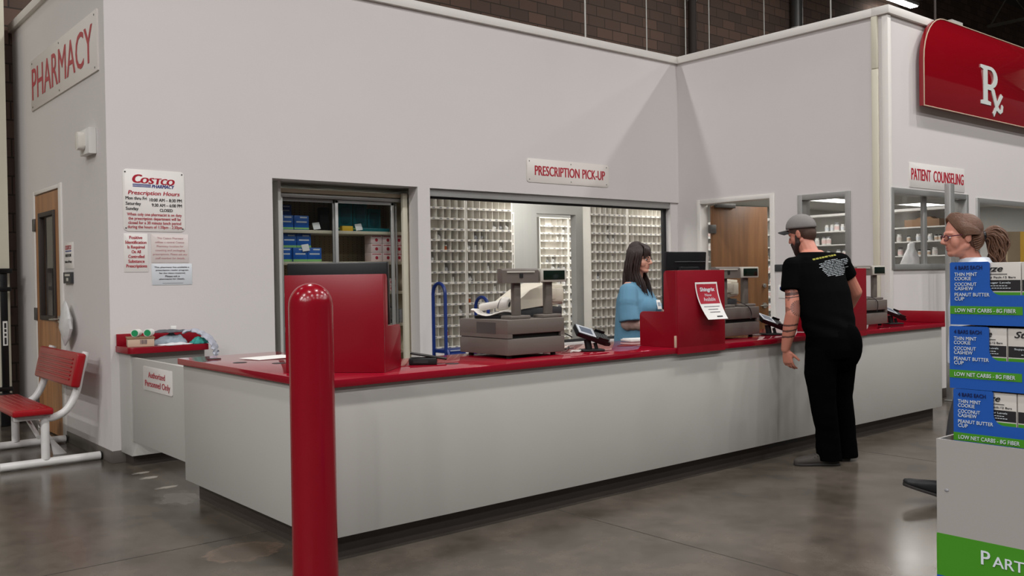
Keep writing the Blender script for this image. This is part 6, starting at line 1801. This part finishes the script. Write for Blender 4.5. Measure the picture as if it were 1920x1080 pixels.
b.loft([(v3(-0.008, 0, 1.20), rt_ * 0.09, ft * 0.066), (v3(-0.006, 0, 1.280), rt_ * 0.062, ft * 0.056)], 20)
def ruck(co):
    return co + V((0, -0.4, 0.6)) * 0.004 * math.sin(co.x * 150 + co.z * 60)
remesh(b, 0.005, 2, 'undershirt', M['undershirt'], ph_, ruck)
b = MB()
b.loft([(v3(0, 0, 0.70), rt_ * 0.16, ft * 0.13), (v3(0, 0, 0.90), rt_ * 0.165, ft * 0.128)], 20)
for hip, kn, an in ((v3(-0.05, -0.08, 0.78), v3(-0.02, -0.08, 0.45), v3(-0.04, -0.085, 0.06)), (v3(0.04, 0.08, 0.78), v3(0.06, 0.07, 0.45), v3(0.03, 0.07, 0.06))): b.cap(hip, kn, 0.095, 0.072); b.cap(kn, an, 0.072, 0.062)
remesh(b, 0.009, 3, 'trousers', M['charcoal_cloth'], ph_)
for an in (v3(-0.07, -0.07, 0), v3(0.0, 0.085, 0)):
    s_ = shoe(an, ft, M['shoe_black'], M['sole'], 0.25); s_.parent = ph_
# collar and badge
MB().tube(smooth_path([P1(0.055, -0.03, -0.19), v3(0.02, -0.085, 1.255), v3(0.085, -0.055, 1.20), v3(0.115, -0.052, 1.145)], 5), 0.007, 8).tube(smooth_path([v3(0.02, 0.08, 1.262), v3(0.085, 0.0, 1.225), v3(0.115, -0.05, 1.145)], 5), 0.007, 8).build('collar', M['scrub'], ph_)
bd = MB().box(-0.022, 0.022, -0.002, 0.002, -0.036, 0.036, 0.002, 2, Matrix.Translation((0.168, -0.095, 1.105)) @ Matrix.Rotation(R(40), 4, 'Z') @ Matrix.Rotation(R(-14), 4, 'X')).build('name_badge', M['paper'], ph_)
MB().box(-0.014, 0.014, -0.0032, -0.0018, -0.012, 0.018, 0.0, 1, Matrix.Translation((0.168, -0.095, 1.105)) @ Matrix.Rotation(R(40), 4, 'Z') @ Matrix.Rotation(R(-14), 4, 'X')).build('badge_photo', M['cloth_grey'], bd)
# hair: cap of hair, fringe and long locks
b = MB()
b.ell(P1(0, -0.020, 0.045), V((0.083, 0.102, 0.097)) * 0.90, rm1); b.ell(P1(0, -0.075, -0.045), V((0.078, 0.050, 0.12)) * 0.90, rm1); b.ell(P1(0, -0.03, 0.09), V((0.066, 0.075, 0.066)) * 0.90, rm1)
b.loft([(P1(0, -0.085, -0.02), ax1[2] * 0.070, ax1[0] * 0.036), (P1(0, -0.095, -0.13), ax1[2] * 0.080, ax1[0] * 0.036), (P1(0, -0.105, -0.24), ax1[2] * 0.082, ax1[0] * 0.028), (P1(0, -0.10, -0.31), ax1[2] * 0.05, ax1[0] * 0.014)], 18)
hb = remesh(b, 0.006, 2, 'hair', M['hair_dark'], ph_)
pths = []
random.seed(11)
for q in (-1, 1):
    for k in range(26):
        a = k / 25
        x = 0.060 + 0.022 * math.sin(a * PI)
        y = 0.048 - 0.13 * a
        j = random.uniform(-0.01, 0.01)
        fwd = 0.065 * (1 - a)
        pths.append([P1(q * 0.022, y * 0.35, 0.132), P1(q * (x + 0.004), y + 0.006, 0.070), P1(q * (x + 0.016), y - 0.004 + j, -0.02), P1(q * (x + 0.018), y - 0.012 + j, -0.11), P1(q * (x + 0.006 + j), y + fwd * 0.5, -0.20), P1(q * (x - 0.008 + j), y + fwd * 1.0, -0.275 + j * 2 - 0.03 * (1 - a))])
for k in range(20):
    x = -0.062 + 0.124 * k / 19
    pths.append([P1(x * 0.4, 0.0, 0.136), P1(x * 0.8, 0.062, 0.108), P1(x, 0.088 - abs(x) * 0.28, 0.068), P1(x * 1.10 + 0.004, 0.094 - abs(x) * 0.42, 0.030 - abs(x) * 0.45)])
strands(pths, 0.0085, 0.004, 'locks', M['hair_dark'], ph_)

# ---- the woman walking past at the right
w2 = thing('person', (3.468, -1.418, 0), 'woman with a brown ponytail and plum glasses walking left behind the snack display', 'person', None, IMG)
C2 = v3(-0.052, 0.0, 1.530)
f2, r2 = V((-0.97, 0.22, 0)).normalized(), V((0.22, 0.97, 0)).normalized()
b = MB()
secs = [(0.82, 0.03, 0, 0.175, 0.125), (0.95, 0.03, 0, 0.165, 0.120), (1.10, 0.03, 0, 0.165, 0.115), (1.24, 0.03, 0, 0.17, 0.11), (1.33, 0.025, 0, 0.16, 0.09), (1.385, 0.015, 0, 0.085, 0.066)]
b.loft([(v3(x, y, z), r2 * w_, f2 * d_) for z, x, y, w_, d_ in secs], 24)
b.cap(v3(0.02, 0, 1.36), C2 + v3(0.018, 0, -0.06), 0.056, 0.052)
P2_, ax2, rm2 = head(b, C2, V((-0.985, 0.13, -0.07)), V((-0.06, 0, 1)), 1.02, True)
b.ell(P2_(0, 0.020, -0.085), V((0.05, 0.05, 0.035)), rm2)
for s3, sgn in ((r2, 1), (-r2, -1)):
    a = v3(0.03, 0, 1.31) + s3 * 0.165; c = a + v3(0.07, 0, -0.27) + s3 * 0.03; e = c + v3(0.05, 0, -0.22)
    b.cap(a, c, 0.05, 0.042); b.cap(c, e, 0.041, 0.028)
    hand(b, e, (-0.3, 0, -1), (-s3), -1 if sgn > 0 else 1, 0.9, (20, 22, 16), 0.05)
for hip, kn, an, dr in ((v3(0.02, -0.085, 0.83), v3(-0.10, -0.085, 0.48), v3(-0.165, -0.085, 0.105), V((-0.97, 0, 0.25))), (v3(0.04, 0.09, 0.83), v3(0.07, 0.09, 0.46), v3(0.24, 0.09, 0.13), V((-0.9, 0, -0.4)))):
    b.cap(hip, kn, 0.085, 0.056); b.cap(kn, an, 0.054, 0.038); b.cap(an + V((0, 0, -0.03)), an + dr * 0.13 + V((0, 0, -0.04)), 0.034, 0.024)
remesh(b, 0.0046, 4, 'body', M['skin2'], w2)
face_bits(w2, P2_, ax2, rm2, 1.02)
spectacles(w2, P2_, 1.02, M['plum'], 0.026, 0.016, 0.003)
b = MB()
b.loft([(v3(0.03, 0, 0.78), r2 * 0.20, f2 * 0.155), (v3(0.03, 0, 0.95), r2 * 0.19, f2 * 0.145), (v3(0.03, 0, 1.12), r2 * 0.185, f2 * 0.145), (v3(0.03, 0, 1.26), r2 * 0.185, f2 * 0.13), (v3(0.03, 0, 1.34), r2 * 0.165, f2 * 0.10), (v3(0.022, 0, 1.405), r2 * 0.088, f2 * 0.078)], 26)
for s3, sgn in ((r2, 1), (-r2, -1)):
    a = v3(0.03, 0, 1.31) + s3 * 0.165; c = a + v3(0.07, 0, -0.27) + s3 * 0.03
    b.cap(a, a * 0.3 + c * 0.7, 0.066, 0.064)
remesh(b, 0.007, 4, 'shirt', M['shirt_pale'], w2, scrub_w)
b = MB()
b.loft([(v3(0.03, 0, 0.74), r2 * 0.175, f2 * 0.14), (v3(0.03, 0, 0.92), r2 * 0.172, f2 * 0.13)], 20)
for hip, kn, an in ((v3(0.02, -0.085, 0.80), v3(-0.10, -0.085, 0.48), v3(-0.160, -0.085, 0.115)), (v3(0.04, 0.09, 0.80), v3(0.07, 0.09, 0.46), v3(0.22, 0.09, 0.15))): b.cap(hip, kn, 0.10, 0.075); b.cap(kn, an, 0.075, 0.066)
remesh(b, 0.009, 3, 'trousers', M['charcoal_cloth'], w2)
s_ = shoe((-0.165, -0.085, 0.0), (-1, 0, 0), M['shoe_black'], M['sole'], 0.275, up=0.32); s_.parent = w2
s_ = shoe((0.30, 0.09, 0.05), (-1, 0, 0), M['shoe_black'], M['sole'], 0.265, up=-0.15); s_.parent = w2
# hair swept back into a ponytail
b = MB()
b.ell(P2_(0, -0.022, 0.036), V((0.0775, 0.098, 0.093)) * 1.02, rm2); b.ell(P2_(0, -0.055, -0.015), V((0.074, 0.062, 0.072)) * 1.02, rm2)
remesh(b, 0.006, 2, 'hair', M['hair_auburn'], w2)
pths = []
random.seed(5)
TIE = P2_(0, -0.118, -0.008)
for q in (-1, 1):
    for k in range(30):
        a = k / 29
        z = 0.128 - 0.115 * a
        x = 0.012 + 0.070 * math.sin(a * PI / 2)
        yf = 0.074 - 0.060 * a ** 1.3
        pths.append([P2_(q * x * 0.86, yf, z - 0.024), P2_(q * (x + 0.008), yf * 0.4, z + 0.006 - 0.012 * a), P2_(q * (x * 0.95 + 0.006), -0.055, z * 0.78 - 0.006), TIE + (P2_(q * 0.008, 0, 0) - P2_(0, 0, 0))])
for q in (-1, 1):
    for k in range(7):
        z = -0.012 - 0.012 * k
        pths.append([P2_(q * 0.074, -0.030 - 0.002 * k, z), P2_(q * 0.070, -0.062, z + 0.004), P2_(q * 0.04, -0.098, z * 0.6), TIE])
strands(pths, 0.0058, 0.0052, 'swept_hair', M['hair_auburn'], w2)
MB().lathe([(0.0, -0.012), (0.024, -0.010), (0.028, 0.0), (0.024, 0.010), (0.0, 0.012)], 16, Matrix.Translation(TIE) @ Matrix.Rotation(R(90), 4, 'Y')).build('hair_tie', M['black'], w2)
pths = []
for k in range(170):
    a = random.uniform(0, 2 * PI); rr = random.uniform(0.2, 1.0)
    o_ = V((0, math.cos(a) * rr, math.sin(a) * rr))
    e = random.uniform(0.8, 1.1)
    wv = random.uniform(-0.012, 0.012)
    pths.append([TIE + o_ * 0.014, TIE + V((0.040, wv, 0.012)) + o_ * 0.045 + V((0.02 * o_.z, 0, 0)), TIE + V((0.075 + wv, -wv, -0.040)) + o_ * 0.060 + V((0.045 * o_.z, 0, 0)), TIE + V((0.090 - wv, wv, -0.105 * e)) + o_ * 0.058 + V((0.05 * o_.z, 0, 0)), TIE + V((0.108 + wv, 0, -0.175 * e)) + o_ * 0.042 + V((0.04 * o_.y, 0, 0)), TIE + V((0.115 - wv, 0, -0.225 * e)) + o_ * 0.02])
strands(pths, 0.0062, 0.0035, 'ponytail', M['hair_auburn'], w2)
